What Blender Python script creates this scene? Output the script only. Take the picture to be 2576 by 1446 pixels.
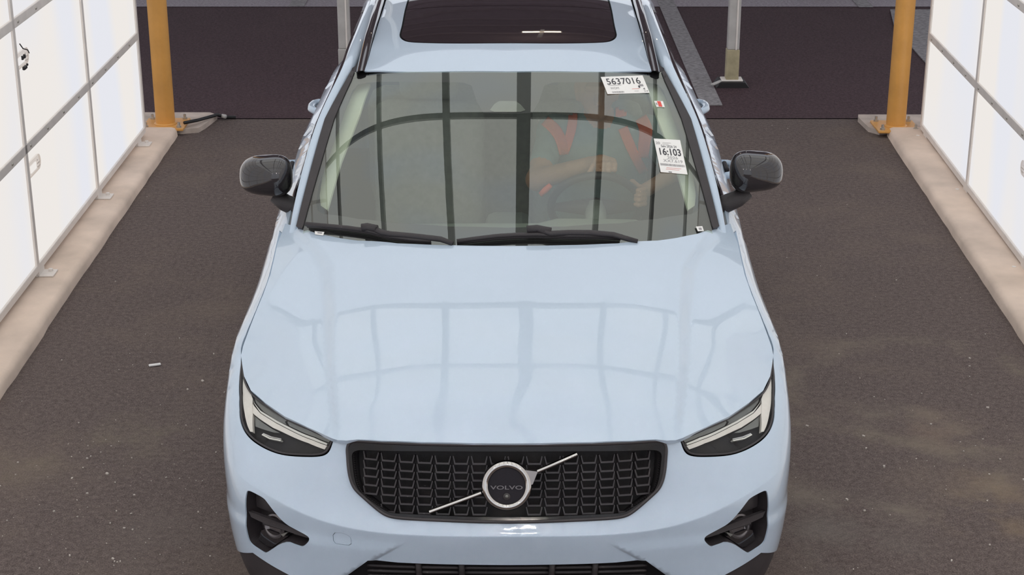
import bpy, bmesh, math, random
import numpy as np
from mathutils import Vector, Matrix
from mathutils.geometry import delaunay_2d_cdt

for o in list(bpy.data.objects):
    bpy.data.objects.remove(o)
random.seed(7); np.random.seed(7)
S = bpy.context.scene
COL = S.collection

# ------------------------------------------------------------------ camera
CAM_F, CAM_TH, CAM_H, CAM_D, CAM_X = 4250.0, math.radians(20.55), 3.07, 4.57, 0.016
cd = bpy.data.cameras.new('camera'); cam = bpy.data.objects.new('camera', cd); COL.objects.link(cam)
cam.location = (CAM_X, -CAM_D, CAM_H); cam.rotation_euler = (math.pi/2-CAM_TH, 0, 0)
cd.sensor_width = 36.0; cd.lens = CAM_F/2576*36.0; cd.clip_end = 300
S.camera = cam
# ------------------------------------------------------------------ sky and exposure
w = bpy.data.worlds.new('overcast_sky'); S.world = w; w.use_nodes = True
bg = w.node_tree.nodes['Background']; bg.inputs[0].default_value = (0.90, 0.93, 1.0, 1); bg.inputs[1].default_value = 1.08
S.cycles.use_light_tree=False; S.cycles.adaptive_threshold=.02; S.cycles.max_bounces=7; S.cycles.diffuse_bounces=3; S.cycles.glossy_bounces=4; S.cycles.transparent_max_bounces=10; S.cycles.caustics_reflective=False; S.cycles.caustics_refractive=False
S.view_settings.view_transform = 'Standard'; S.view_settings.look = 'None'
S.view_settings.exposure = 0.0; S.view_settings.gamma = 1.0; S.view_settings.use_curve_mapping = False
WALL_E, CEIL_E = 0.86, 1.22          # radiance of the lit tunnel panels

# ------------------------------------------------------------------ helpers: objects
def link(o, parent=None, label=None, cat=None, group=None, kind=None):
    COL.objects.link(o)
    if parent is not None: o.parent = parent
    if label: o['label'] = label
    if cat: o['category'] = cat
    if group: o['group'] = group
    if kind: o['kind'] = kind
    return o
def empty(name, loc=(0,0,0), **k):
    o = bpy.data.objects.new(name, None); o.location = loc; o.empty_display_size = .1
    return link(o, **k)
def mesh_from(name, V, Fc, mat=None, smooth=False, normals=None):
    me = bpy.data.meshes.new(name)
    me.from_pydata([tuple(map(float, v)) for v in V], [], [tuple(map(int, f)) for f in Fc])
    if mat: me.materials.append(mat)
    if smooth or normals is not None:
        me.polygons.foreach_set('use_smooth', [True]*len(me.polygons))
    me.update()
    if normals is not None:
        me.normals_split_custom_set_from_vertices([tuple(map(float, n)) for n in normals])
    return me
def mobj(name, V, Fc, mat, parent=None, smooth=False, normals=None, **k):
    return link(bpy.data.objects.new(name, mesh_from(name, V, Fc, mat, smooth, normals)), parent, **k)
def inst(name, me, parent=None, mtx=None, loc=None, **k):
    o = bpy.data.objects.new(name, me)
    if loc is not None: o.location = loc
    link(o, parent, **k)
    if mtx is not None: o.matrix_local = mtx
    return o
class MB:
    """collects simple shapes into one mesh"""
    def __init__(s): s.V=[]; s.F=[]
    def add(s, V, Fc):
        b=len(s.V); s.V += [tuple(v) for v in V]; s.F += [tuple(i+b for i in f) for f in Fc]; return s
    def box(s, c, d, bev=0.0, M=None):
        hx,hy,hz=d[0]/2,d[1]/2,d[2]/2
        b=min(bev,hx*.95,hy*.95,hz*.95)
        if b<=0:
            V=[(x,y,z) for x in(-hx,hx) for y in(-hy,hy) for z in(-hz,hz)]
            Fc=[(0,1,3,2),(4,6,7,5),(0,4,5,1),(2,3,7,6),(0,2,6,4),(1,5,7,3)]
        else:
            bm=bmesh.new(); bmesh.ops.create_cube(bm,size=1.0)
            for v in bm.verts: v.co=Vector((v.co.x*2*hx,v.co.y*2*hy,v.co.z*2*hz))
            bmesh.ops.bevel(bm,geom=list(bm.edges),offset=b,segments=2,affect='EDGES',profile=.5)
            bm.verts.index_update()
            V=[tuple(v.co) for v in bm.verts]; Fc=[tuple(v.index for v in f.verts) for f in bm.faces]; bm.free()
        V=[Vector(v) for v in V]
        if M is not None: V=[M@v for v in V]
        V=[v+Vector(c) for v in V]
        return s.add(V,Fc)
    def tube(s, pts, r, n=10, cap=True, closed=False):
        P=[Vector(p) for p in pts]; m=len(P); R=r if hasattr(r,'__len__') else [r]*m
        V=[];Fc=[]; prev=None
        for i,p in enumerate(P):
            if closed: t=P[(i+1)%m]-P[i-1]
            else: t=P[min(i+1,m-1)]-P[max(i-1,0)]
            t.normalize()
            if prev is None:
                a=Vector((0,0,1)) if abs(t.z)<.9 else Vector((1,0,0)); u=t.cross(a).normalized()
            else:
                u=(prev-t*prev.dot(t)).normalized()
            prev=u; q=t.cross(u)
            for k in range(n):
                a=2*math.pi*k/n; V.append(p+(u*math.cos(a)+q*math.sin(a))*R[i])
        for i in range(m if closed else m-1):
            j=(i+1)%m
            for k in range(n):
                l=(k+1)%n; Fc.append((i*n+k,i*n+l,j*n+l,j*n+k))
        if cap and not closed:
            Fc.append(tuple(range(n))[::-1]); Fc.append(tuple((m-1)*n+k for k in range(n)))
        return s.add(V,Fc)
    def lathe(s, prof, n=32, M=None, c=(0,0,0)):
        V=[];Fc=[]
        for (r,h) in prof:
            for k in range(n):
                a=2*math.pi*k/n; V.append(Vector((r*math.cos(a),r*math.sin(a),h)))
        for i in range(len(prof)-1):
            for k in range(n):
                l=(k+1)%n; Fc.append((i*n+k,i*n+l,(i+1)*n+l,(i+1)*n+k))
        if prof[0][0]>1e-5: Fc.append(tuple(range(n))[::-1])
        if prof[-1][0]>1e-5: Fc.append(tuple((len(prof)-1)*n+k for k in range(n)))
        if M is not None: V=[M@v for v in V]
        return s.add([v+Vector(c) for v in V],Fc)
    def prism(s, poly, axis, a0, a1):
        """poly: 2D points; axis 0/1/2 is the extrusion direction"""
        def p3(p,a):
            q=list(p); q.insert(axis,a); return tuple(q)
        n=len(poly); V=[p3(p,a0) for p in poly]+[p3(p,a1) for p in poly]
        Fc=[tuple(range(n))[::-1],tuple(range(n,2*n))]+[(i,(i+1)%n,n+(i+1)%n,n+i) for i in range(n)]
        return s.add(V,Fc)
    def build(s,name,mat,parent=None,smooth=False,angle=None,**k):
        o=mobj(name,s.V,s.F,mat,parent,smooth,**k)
        bm=bmesh.new(); bm.from_mesh(o.data); bmesh.ops.recalc_face_normals(bm,faces=bm.faces); bm.to_mesh(o.data); bm.free()
        if angle: 
            o.data.set_sharp_from_angle(angle=math.radians(angle))
        return o
    def mesh(s,name,mat,smooth=False):
        me=mesh_from(name,s.V,s.F,mat,smooth)
        bm=bmesh.new(); bm.from_mesh(me); bmesh.ops.recalc_face_normals(bm,faces=bm.faces); bm.to_mesh(me); bm.free()
        return me

# ------------------------------------------------------------------ helpers: materials
def pm(name, col, rough=.5, metal=0.0, spec=.5, coat=0.0, crough=.03, var=0.0, vscale=8.0, bump=0.0, bscale=60.0, trans=None):
    m=bpy.data.materials.new(name); m.use_nodes=True; nt=m.node_tree; b=nt.nodes['Principled BSDF']
    b.inputs['Base Color'].default_value=(*col,1); b.inputs['Roughness'].default_value=rough
    b.inputs['Metallic'].default_value=metal; b.inputs['Specular IOR Level'].default_value=spec
    b.inputs['Coat Weight'].default_value=coat; b.inputs['Coat Roughness'].default_value=crough
    tc=nt.nodes.new('ShaderNodeTexCoord')
    if var>0:
        n=nt.nodes.new('ShaderNodeTexNoise'); n.inputs['Scale'].default_value=vscale; n.inputs['Detail'].default_value=5
        nt.links.new(tc.outputs['Object'],n.inputs['Vector'])
        r=nt.nodes.new('ShaderNodeValToRGB')
        r.color_ramp.elements[0].color=(*[c*(1-var) for c in col],1); r.color_ramp.elements[1].color=(*[min(1,c*(1+var)) for c in col],1)
        r.color_ramp.elements[0].position=.3; r.color_ramp.elements[1].position=.7
        nt.links.new(n.outputs['Fac'],r.inputs['Fac']); nt.links.new(r.outputs['Color'],b.inputs['Base Color'])
    if bump>0:
        n=nt.nodes.new('ShaderNodeTexNoise'); n.inputs['Scale'].default_value=bscale; n.inputs['Detail'].default_value=4
        nt.links.new(tc.outputs['Object'],n.inputs['Vector'])
        bp=nt.nodes.new('ShaderNodeBump'); bp.inputs['Strength'].default_value=bump; bp.inputs['Distance'].default_value=.004
        nt.links.new(n.outputs['Fac'],bp.inputs['Height']); nt.links.new(bp.outputs['Normal'],b.inputs['Normal'])
    return m
def glass_mat(name, tint, ior=1.5, refl=(1,1,1)):
    """thin pane: tinted see-through plus mirror reflection by Fresnel"""
    m=bpy.data.materials.new(name); m.use_nodes=True; nt=m.node_tree; nt.nodes.clear()
    out=nt.nodes.new('ShaderNodeOutputMaterial'); mix=nt.nodes.new('ShaderNodeMixShader')
    t=nt.nodes.new('ShaderNodeBsdfTransparent'); t.inputs[0].default_value=(*tint,1)
    g=nt.nodes.new('ShaderNodeBsdfGlossy'); g.inputs['Roughness'].default_value=.0; g.inputs[0].default_value=(*refl,1)
    f=nt.nodes.new('ShaderNodeFresnel')                      # same reflection from both sides of the thin pane
    gg=nt.nodes.new('ShaderNodeNewGeometry'); ma=nt.nodes.new('ShaderNodeMath'); ma.operation='MULTIPLY_ADD'; ma.inputs[1].default_value=-2.0; ma.inputs[2].default_value=1.0
    pw=nt.nodes.new('ShaderNodeMath'); pw.operation='POWER'; pw.inputs[0].default_value=ior
    nt.links.new(gg.outputs['Backfacing'],ma.inputs[0]); nt.links.new(ma.outputs[0],pw.inputs[1]); nt.links.new(pw.outputs[0],f.inputs['IOR'])
    nt.links.new(f.outputs[0],mix.inputs[0]); nt.links.new(t.outputs[0],mix.inputs[1]); nt.links.new(g.outputs[0],mix.inputs[2])
    nt.links.new(mix.outputs[0],out.inputs[0]); return m
def light_panel_mat(name, e, warm=(1.0,.955,.915), cool=(.925,.935,1.0), spot=False):
    m=bpy.data.materials.new(name); m.use_nodes=True; nt=m.node_tree; nt.nodes.clear()
    out=nt.nodes.new('ShaderNodeOutputMaterial'); em=nt.nodes.new('ShaderNodeEmission'); em.inputs[1].default_value=e
    g=nt.nodes.new('ShaderNodeNewGeometry'); mp=nt.nodes.new('ShaderNodeMapping'); mp.inputs['Scale'].default_value=(.9,1.5,.25)
    n=nt.nodes.new('ShaderNodeTexNoise'); n.inputs['Scale'].default_value=1.6; n.inputs['Detail'].default_value=0
    r=nt.nodes.new('ShaderNodeValToRGB'); r.color_ramp.elements[0].color=(*warm,1); r.color_ramp.elements[1].color=(*cool,1)
    r.color_ramp.elements[0].position=.42; r.color_ramp.elements[1].position=.66
    nt.links.new(g.outputs['Position'],mp.inputs['Vector']); nt.links.new(mp.outputs[0],n.inputs['Vector'])
    nt.links.new(n.outputs['Fac'],r.inputs['Fac']); nt.links.new(r.outputs['Color'],em.inputs[0]); nt.links.new(em.outputs[0],out.inputs[0])
    return m
def emit_mat(name,col,e):
    m=bpy.data.materials.new(name); m.use_nodes=True; nt=m.node_tree; nt.nodes.clear()
    out=nt.nodes.new('ShaderNodeOutputMaterial'); em=nt.nodes.new('ShaderNodeEmission'); em.inputs[0].default_value=(*col,1); em.inputs[1].default_value=e
    nt.links.new(em.outputs[0],out.inputs[0]); return m
def asphalt_mat(name, base, dust, dust_amt, scale=1.0, stains=()):
    m=bpy.data.materials.new(name); m.use_nodes=True; nt=m.node_tree; b=nt.nodes['Principled BSDF']; L=nt.links.new
    b.inputs['Roughness'].default_value=.9; b.inputs['Specular IOR Level'].default_value=.08
    g=nt.nodes.new('ShaderNodeNewGeometry')
    def noise(s,d,rough=.6):
        n=nt.nodes.new('ShaderNodeTexNoise'); n.inputs['Scale'].default_value=s; n.inputs['Detail'].default_value=d; n.inputs['Roughness'].default_value=rough
        L(g.outputs['Position'],n.inputs['Vector']); return n
    def ramp(src,p0,c0,p1,c1):
        r=nt.nodes.new('ShaderNodeValToRGB'); e=r.color_ramp.elements
        e[0].position=p0;e[0].color=(*c0,1);e[1].position=p1;e[1].color=(*c1,1); L(src,r.inputs['Fac']); return r
    def mix(f,a,c):
        x=nt.nodes.new('ShaderNodeMix'); x.data_type='RGBA'
        if isinstance(f,float): x.inputs[0].default_value=f
        else: L(f,x.inputs[0])
        L(a,x.inputs[6]); 
        if isinstance(c,tuple): x.inputs[7].default_value=(*c,1)
        else: L(c,x.inputs[7])
        return x.outputs[2]
    fine=noise(170,3,.7); r1=ramp(fine.outputs['Fac'],.30,tuple(c*.48 for c in base),.72,tuple(c*1.58 for c in base))
    midn=noise(42,3,.6); rm=ramp(midn.outputs['Fac'],.30,(.74,.74,.74),.70,(1.22,1.22,1.22))
    mm=nt.nodes.new('ShaderNodeMix'); mm.data_type='RGBA'; mm.blend_type='MULTIPLY'; mm.inputs[0].default_value=1.0; L(r1.outputs['Color'],mm.inputs[6]); L(rm.outputs['Color'],mm.inputs[7])
    big=noise(1.1*scale,4,.65); r2=ramp(big.outputs['Fac'],.50,(0,0,0),.80,(dust_amt,)*3)
    c=mix(r2.outputs['Color'],mm.outputs[2],dust)
    wob=noise(2.3,3); n2=noise(3.1,4); r3=ramp(n2.outputs['Fac'],.40,(0,0,0),.66,(1,1,1))
    for (x,y,rad,wid,amt,col) in stains:                     # dust arcs swept by turning tyres
        v=nt.nodes.new('ShaderNodeVectorMath'); v.operation='DISTANCE'; L(g.outputs['Position'],v.inputs[0]); v.inputs[1].default_value=(x,y,0)
        ad=nt.nodes.new('ShaderNodeMath'); ad.operation='MULTIPLY_ADD'; L(wob.outputs['Fac'],ad.inputs[0]); ad.inputs[1].default_value=.35; L(v.outputs['Value'],ad.inputs[2])
        s=nt.nodes.new('ShaderNodeMath'); s.operation='SUBTRACT'; L(ad.outputs[0],s.inputs[0]); s.inputs[1].default_value=rad+.175
        a=nt.nodes.new('ShaderNodeMath'); a.operation='ABSOLUTE'; L(s.outputs[0],a.inputs[0])
        rr=ramp(a.outputs[0],0.0,(amt,)*3,wid,(0,0,0))
        mu=nt.nodes.new('ShaderNodeMath'); mu.operation='MULTIPLY'; L(rr.outputs['Color'],mu.inputs[0]); L(r3.outputs['Color'],mu.inputs[1])
        c=mix(mu.outputs[0],c,col)
    sp=noise(420,1,.5); r4=ramp(sp.outputs['Fac'],.735,(0,0,0),.76,(.55,)*3); c=mix(r4.outputs['Color'],c,(.36,.33,.30))
    L(c,b.inputs['Base Color'])
    bp=nt.nodes.new('ShaderNodeBump'); bp.inputs['Strength'].default_value=.55; bp.inputs['Distance'].default_value=.006
    L(fine.outputs['Fac'],bp.inputs['Height']); L(bp.outputs['Normal'],b.inputs['Normal'])
    return m

M={}
M['paint']=pm('blue_white_paint',(.495,.600,.722),.30,coat=1.0,crough=.02,spec=.4,var=.015,vscale=3)
M['gloss_black']=pm('gloss_black_plastic',(.026,.023,.026),.045,coat=.6,spec=.5,var=.1)
M['black']=pm('black_plastic',(.034,.029,.032),.42,var=.15,vscale=20)
M['trim']=pm('dark_grey_trim',(.035,.030,.033),.55,var=.12,vscale=14,bump=.15,bscale=300)
M['void']=pm('dark_cavity',(.014,.012,.014),.7,var=.1)
M['chrome']=pm('chrome',(.56,.54,.52),.08,metal=1.0,var=.02)
M['rubber']=pm('tyre_rubber',(.020,.018,.019),.75,var=.15,vscale=30,bump=.2,bscale=150)
M['alloy']=pm('alloy_wheel',(.25,.25,.26),.3,metal=.8,var=.05)
M['glass']=glass_mat('windshield_glass',(.85,.91,.85),2.18,(.95,1.0,.97))
M['side_glass']=glass_mat('side_window_glass',(.30,.33,.31),1.5)
M['roof_glass']=pm('dark_roof_glass',(.022,.016,.019),.03,spec=.6,var=.05)
M['lens']=glass_mat('headlight_lens',(.93,.95,.95),1.28)
M['frit']=pm('black_ceramic_border',(.022,.018,.023),.35,var=.08)
M['drl']=pm('frosted_light_guide',(.80,.74,.68),.22,coat=.5,var=.04,vscale=40)
M['drl2']=pm('clear_light_guide',(.75,.72,.66),.12,coat=.8,var=.03,vscale=40)
M['grey_reflector']=pm('grey_reflector',(.20,.20,.19),.22,metal=.35,var=.08,vscale=25)
M['headliner']=pm('pale_pillar_trim',(.52,.55,.45),.8,var=.04)
M['dash']=pm('charcoal_dashboard',(.22,.245,.22),.6,var=.1,bump=.2,bscale=200)
M['seat']=pm('grey_seat_fabric',(.36,.38,.35),.85,var=.1,vscale=30,bump=.2,bscale=200)
M['interior']=pm('dark_interior',(.33,.36,.33),.8,var=.1)
M['skinp']=pm('skin',(.50,.27,.17),.5,var=.08,vscale=15)
M['shirt']=pm('teal_grey_shirt',(.23,.34,.33),.85,var=.12,vscale=18,bump=.3,bscale=40)
M['vest']=pm('orange_vest_fabric',(1.0,.17,.07),.6,var=.06,vscale=30)
M['trousers']=pm('dark_trousers',(.03,.035,.05),.85,var=.1)
M['hair']=pm('dark_hair',(.02,.016,.012),.6,var=.2)
M['paper']=pm('white_paper',(.86,.85,.83),.7,var=.015)
M['ink']=pm('black_ink',(.05,.05,.06),.7,var=.02)
M['ink_lt']=pm('grey_ink',(.34,.33,.34),.7,var=.02)
M['red_ink']=pm('red_ink',(.75,.10,.08),.7,var=.05)
M['bolt']=pm('zinc_bolt',(.55,.52,.47),.35,metal=.7,var=.1)
M['rail']=pm('anodised_rail',(.82,.76,.71),.5,metal=.0,var=.06,vscale=10)
M['yellow']=pm('yellow_post_paint',(.72,.36,.09),.42,var=.10,vscale=5,bump=.1,bscale=30)
M['white_post']=pm('weathered_white_post',(.50,.48,.46),.55,var=.14,vscale=7)
M['cream']=pm('stained_post_foot',(.44,.38,.24),.6,var=.2,vscale=14)
M['concrete']=pm('kerb_concrete',(.74,.595,.49),.9,var=.16,vscale=3.5,bump=.35,bscale=60)
M['concrete2']=pm('patch_concrete',(.55,.46,.40),.9,var=.18,vscale=9,bump=.4,bscale=50)
M['linepaint']=pm('worn_line_paint',(.25,.235,.24),.85,var=.35,vscale=28,bump=.3,bscale=120)
M['canopy']=pm('canopy_underside',(.34,.27,.29),.8,var=.1)
M['cable']=pm('black_cable',(.012,.011,.012),.5,var=.1)
M['panel']=light_panel_mat('lit_wall_panel',WALL_E)
M['beam']=pm('grey_beam',(.35,.35,.34),.6,var=.05)
M['ceil']=light_panel_mat('lit_ceiling_panel',CEIL_E,(1.0,.98,.93),(.95,.97,1.0))
M['tube']=emit_mat('warm_tube_lamp',(1.0,.86,.66),14.0)
M['tube2']=emit_mat('bright_warm_tube_lamp',(1.0,.92,.84),700.0)
M['badge']=pm('badge_black',(.016,.013,.018),.35,spec=.2,var=.05)
M['frame']=pm('grille_frame_black',(.010,.009,.010),.12,spec=.35,var=.05)
M['arrow']=pm('grey_chrome',(.30,.275,.265),.14,metal=.9,var=.03)
M['dark_chrome']=pm('dark_chrome',(.16,.145,.15),.25,metal=.6,var=.03)
M['latch']=glass_mat('clear_plastic_latch',(.87,.83,.80),1.3)
DUST=(.24,.19,.15)
M['asphalt']=asphalt_mat('asphalt',(.142,.113,.105),DUST,.42,1.0,
    stains=[(1.86,2.30,.57,.11,.50,(.26,.22,.17)),(1.53,1.64,.463,.13,.60,(.26,.22,.175)),(1.93,1.22,.0,.34,.75,(.30,.22,.14)),(1.82,1.92,.0,.26,.50,(.27,.20,.15)),(-1.96,1.62,.0,.34,.55,(.24,.20,.14)),(-1.52,1.86,.0,.30,.55,(.235,.20,.15)),(-1.2,.95,.0,.35,.4,(.22,.19,.17)),(1.25,1.0,.0,.40,.55,(.22,.20,.18))])
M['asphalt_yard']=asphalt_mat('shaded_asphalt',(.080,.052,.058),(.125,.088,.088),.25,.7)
M['asphalt_far']=asphalt_mat('pale_asphalt',(.36,.325,.355),(.45,.41,.41),.4,1.2)

# ------------------------------------------------------------------ helpers: smooth surfaces
class TPS:
    """thin plate spline through scattered points"""
    def __init__(s,P,v,lam=1e-6):
        s.P=np.asarray(P,float); n=len(s.P); K=s.k(s.P,s.P); A=np.zeros((n+3,n+3))
        A[:n,:n]=K; A[:n,n]=1; A[:n,n+1:]=s.P; A[n,:n]=1; A[n+1:,:n]=s.P.T
        A[:n,:n]+=np.eye(n)*lam
        s.w=np.linalg.solve(A,np.r_[np.asarray(v,float),0,0,0])
    @staticmethod
    def k(a,b):
        d2=((a[:,None,:]-b[None,:,:])**2).sum(2); return .5*d2*np.log(d2+1e-12)
    def __call__(s,a,b):
        a=np.atleast_1d(np.asarray(a,float)); b=np.atleast_1d(np.asarray(b,float)); q=np.c_[a.ravel(),b.ravel()]
        out=np.empty(len(q))
        for i in range(0,len(q),4000):
            c=q[i:i+4000]; out[i:i+4000]=s.k(c,s.P)@s.w[:-3]+s.w[-3]+c@s.w[-2:]
        return out.reshape(a.shape)
def sym(pts):
    return pts+[(-x,y,z) for x,y,z in pts if abs(x)>1e-6]

SKC=1.2
FR=[ # front and fender skin of the car, right half, bottom to top (x, y from the nose, z)
 (0,.13,.18),(0,.065,.28),(0,.032,.42),(0,.02,.56),(0,.03,.62),(0,.045,.72),(0,.085,.835),
 (.25,.135,.18),(.25,.068,.28),(.25,.038,.42),(.25,.027,.56),(.25,.037,.62),(.25,.052,.72),(.25,.09,.835),
 (.45,.14,.18),(.45,.075,.28),(.45,.058,.42),(.45,.055,.56),(.45,.062,.62),(.45,.078,.70),(.45,.118,.83),
 (.6,.155,.18),(.6,.095,.28),(.6,.088,.42),(.6,.09,.56),(.6,.115,.68),(.6,.15,.76),(.605,.195,.825),
 (.73,.20,.18),(.735,.14,.28),(.74,.138,.42),(.745,.14,.56),(.74,.18,.68),(.73,.25,.77),(.72,.335,.838),
 (.80,.29,.18),(.825,.225,.28),(.84,.205,.42),(.85,.205,.56),(.848,.25,.68),(.83,.34,.78),(.80,.45,.85),
 (.86,.44,.2),(.882,.36,.30),(.897,.325,.42),(.909,.33,.56),(.912,.36,.68),(.90,.45,.79),(.87,.575,.857),
 (.89,.64,.25),(.907,.55,.35),(.923,.5,.5),(.933,.52,.66),(.932,.56,.78),(.915,.62,.85),(.890,.665,.885),
 (.90,.8,.3),(.93,.8,.55),(.938,.8,.7),(.936,.8,.82),(.926,.8,.885),(.90,.8,.918),(.870,.8,.935),
 (.90,.95,.3),(.93,.95,.55),(.937,.95,.7),(.932,.95,.83),(.919,.95,.90),(.889,.95,.945),(.853,.95,.975),
 (.89,1.2,.3),(.918,1.2,.55),(.925,1.2,.7),(.921,1.2,.84),(.911,1.2,.92),(.885,1.2,.975),(.847,1.2,1.017),
 (.885,1.45,.3),(.910,1.45,.55),(.917,1.45,.7),(.917,1.45,.85),(.911,1.45,.945),(.888,1.45,1.005),(.853,1.45,1.047),
 (.885,1.65,.3),(.911,1.65,.55),(.918,1.65,.7),(.918,1.65,.88),(.912,1.65,.97),(.893,1.65,1.02),(.862,1.65,1.065)]
def nspline(t,P,q):
    """natural cubic spline through rows of P at parameters t, evaluated at q"""
    t=np.asarray(t,float); P=np.asarray(P,float); n=len(t); h=np.diff(t); A=np.eye(n); B=np.zeros_like(P)
    for i in range(1,n-1):
        A[i,i-1]=h[i-1]; A[i,i]=2*(h[i-1]+h[i]); A[i,i+1]=h[i]
        B[i]=6*((P[i+1]-P[i])/h[i]-(P[i]-P[i-1])/h[i-1])
    m=np.linalg.solve(A,B); k=np.clip(np.searchsorted(t,q)-1,0,n-2); hh=h[k][:,None]; a_=((t[k+1]-q)[:,None])/hh; b_=((q-t[k])[:,None])/hh
    return a_*P[k]+b_*P[k+1]+((a_**3-a_)*m[k]+(b_**3-b_)*m[k+1])*hh**2/6
_g=np.array(FR).reshape(-1,7,3)                                   # stations x heights
_nst=len(_g); _d=np.r_[0,np.cumsum(np.linalg.norm(np.diff(_g[:,3],axis=0),axis=1))]
_q=np.concatenate([np.linspace(_d[i],_d[i+1],max(2,int((_d[i+1]-_d[i])/.05)+1),endpoint=False) for i in range(_nst-1)]+[_d[-1:]])
_G=nspline(_d,_g.reshape(_nst,-1),_q).reshape(len(_q),7,3)
_G2=nspline(np.arange(7.),_G.transpose(1,0,2).reshape(7,-1),np.linspace(0,6,13)).reshape(13,len(_q),3).transpose(1,0,2)
_f=_G2.reshape(-1,3); _ph=np.arctan2(_f[:,0],SKC-_f[:,1]); _m=(_ph>1e-4)&(_ph<.30); _fm=_f[_m]*np.array([-1,1,1]); _f=np.r_[_f,_fm]
_phi=np.arctan2(_f[:,0],SKC-_f[:,1]); _R=np.hypot(_f[:,0],SKC-_f[:,1])
class Cached:
    """bicubic lookup of a slow surface function"""
    def __init__(s,fn,a0,a1,b0,b1,h):
        s.a0,s.b0,s.h=a0,b0,h; s.na=int((a1-a0)/h)+4; s.nb=int((b1-b0)/h)+4
        A,B=np.meshgrid(a0+h*(np.arange(s.na)-1),b0+h*(np.arange(s.nb)-1),indexing='ij'); s.T=fn(A,B)
    def __call__(s,a,b):
        a=np.atleast_1d(np.asarray(a,float)); b=np.atleast_1d(np.asarray(b,float))
        u=np.clip((a-s.a0)/s.h+1,1,s.na-2.001); v=np.clip((b-s.b0)/s.h+1,1,s.nb-2.001); i=u.astype(int); j=v.astype(int); fu=u-i; fv=v-j
        def wts(t): return (-.5*t+t*t-.5*t**3, 1-2.5*t*t+1.5*t**3, .5*t+2*t*t-1.5*t**3, -.5*t*t+.5*t**3)
        wu,wv=wts(fu),wts(fv); r=0
        for p in range(4):
            for q in range(4): r=r+wu[p]*wv[q]*s.T[i+p-1,j+q-1]
        return r
SK=Cached(TPS(np.c_[_phi,_f[:,2]],_R,2e-5),-.05,2.25,.10,1.15,.010)
def sstep(t): t=np.clip(t,0,1); return t*t*(3-2*t)
_czp=np.linspace(0,1.2,121); _czv=np.interp(_czp,[0,.2,.314,.38,.436,.51,.587,.67,.8,1.2],[.556,.5555,.5545,.558,.568,.594,.617,.637,.66,.70])
for _ in range(60): _czv[1:-1]=.25*_czv[:-2]+.5*_czv[1:-1]+.25*_czv[2:]
def crease_z(phi):
    return np.interp(np.abs(phi),_czp,_czv)
def skin_R(phi,z):
    d=z-crease_z(phi); fade=np.clip((.82-np.abs(phi))/.36,0,1); fade=fade*fade*(3-2*fade)
    ab=np.abs(phi); S0=SK(ab,z); xx=S0*np.sin(ab)
    pod=sstep((xx-(.30+(.52-z)*1.35))/.022)*sstep((.535-z)/.05)*sstep((.95-ab)/.2)
    return S0+.046*fade*np.exp(-(np.sqrt(d*d+.003**2)-.003)/np.where(d>0,.068,.34))+.009*pod
def skin(phi,z):
    phi=np.asarray(phi,float); z=np.asarray(z,float); R=skin_R(phi,z)
    return np.stack([R*np.sin(phi),SKC-R*np.cos(phi),z],-1)
HOODE=[(0,.085,.835),(.25,.09,.835),(.45,.118,.83),(.605,.195,.825),(.72,.335,.838),(.80,.45,.85),(.87,.575,.857),(.890,.665,.885),(.870,.8,.935),(.853,.95,.975),(.847,1.2,1.017),(.853,1.45,1.047),(.862,1.65,1.065)]
HOODI=[(0,.14,.862),(0,.3,.915),(0,.6,.985),(0,.9,1.036),(0,1.16,1.073),(0,1.35,1.095),
 (.3,.15,.858),(.3,.3,.909),(.3,.6,.981),(.3,.9,1.033),(.3,1.16,1.071),(.45,.2,.862),(.45,.4,.922),(.45,.75,1.0),(.45,1.16,1.068),
 (.6,.35,.878),(.6,.6,.948),(.6,.9,1.007),(.6,1.2,1.055),(.74,.6,.915),(.74,.9,.985),(.74,1.2,1.04),(.74,1.5,1.08)]
_h=np.array(sym(HOODE+HOODI)); HT=Cached(TPS(_h[:,:2],_h[:,2],6e-4),-1.05,1.05,0.0,1.75,.010)
_cy=np.array([0,.14,.45,.75,1.05,1.18,1.32,1.5,1.7]); _cx=np.array([.50,.525,.572,.60,.640,.685,.755,.84,.93])
def hood(x,y):
    x=np.asarray(x,float); y=np.asarray(y,float)
    wdt=.026+.045*sstep((y-.2)/1.0)
    z=HT(x,y)+.017*sstep((np.interp(y,_cy,_cx)-np.abs(x))/wdt+.5)*sstep((y-.08)/.15)
    return np.stack([x,y,z],-1)
WSP=[(0,1.05,.995),(0,1.2,1.098),(0,1.5,1.281),(0,1.75,1.417),(0,1.98,1.526),(0,2.12,1.585),
 (.4,1.08,.985),(.4,1.2,1.067),(.4,1.5,1.258),(.4,1.75,1.402),(.4,2.0,1.523),(.4,2.12,1.57),
 (.63,1.2,1.018),(.67,1.4,1.153),(.66,1.7,1.337),(.63,2.05,1.512),(.62,2.15,1.55),
 (.757,1.2,.975),(.757,1.35,1.086),(.70,1.7,1.312),(.757,1.6,1.215),(.72,2.05,1.47),(.80,1.4,1.075)]
_w=np.array(WSP)
def _wb(x,y):
    x=np.asarray(x,float); y=np.asarray(y,float)-1.6; x2=x*x
    return np.stack([np.ones_like(y),y,y*y,y**3,x2,x2*y,x2*y*y,x2*x2],-1)
_wc=np.linalg.lstsq(_wb(_w[:,0],_w[:,1]),_w[:,2],rcond=None)[0]
def WT(x,y): return np.atleast_1d(_wb(x,y)@_wc)
def wshield(x,y): return np.stack([np.asarray(x,float),np.asarray(y,float),WT(x,y)],-1)
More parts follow.
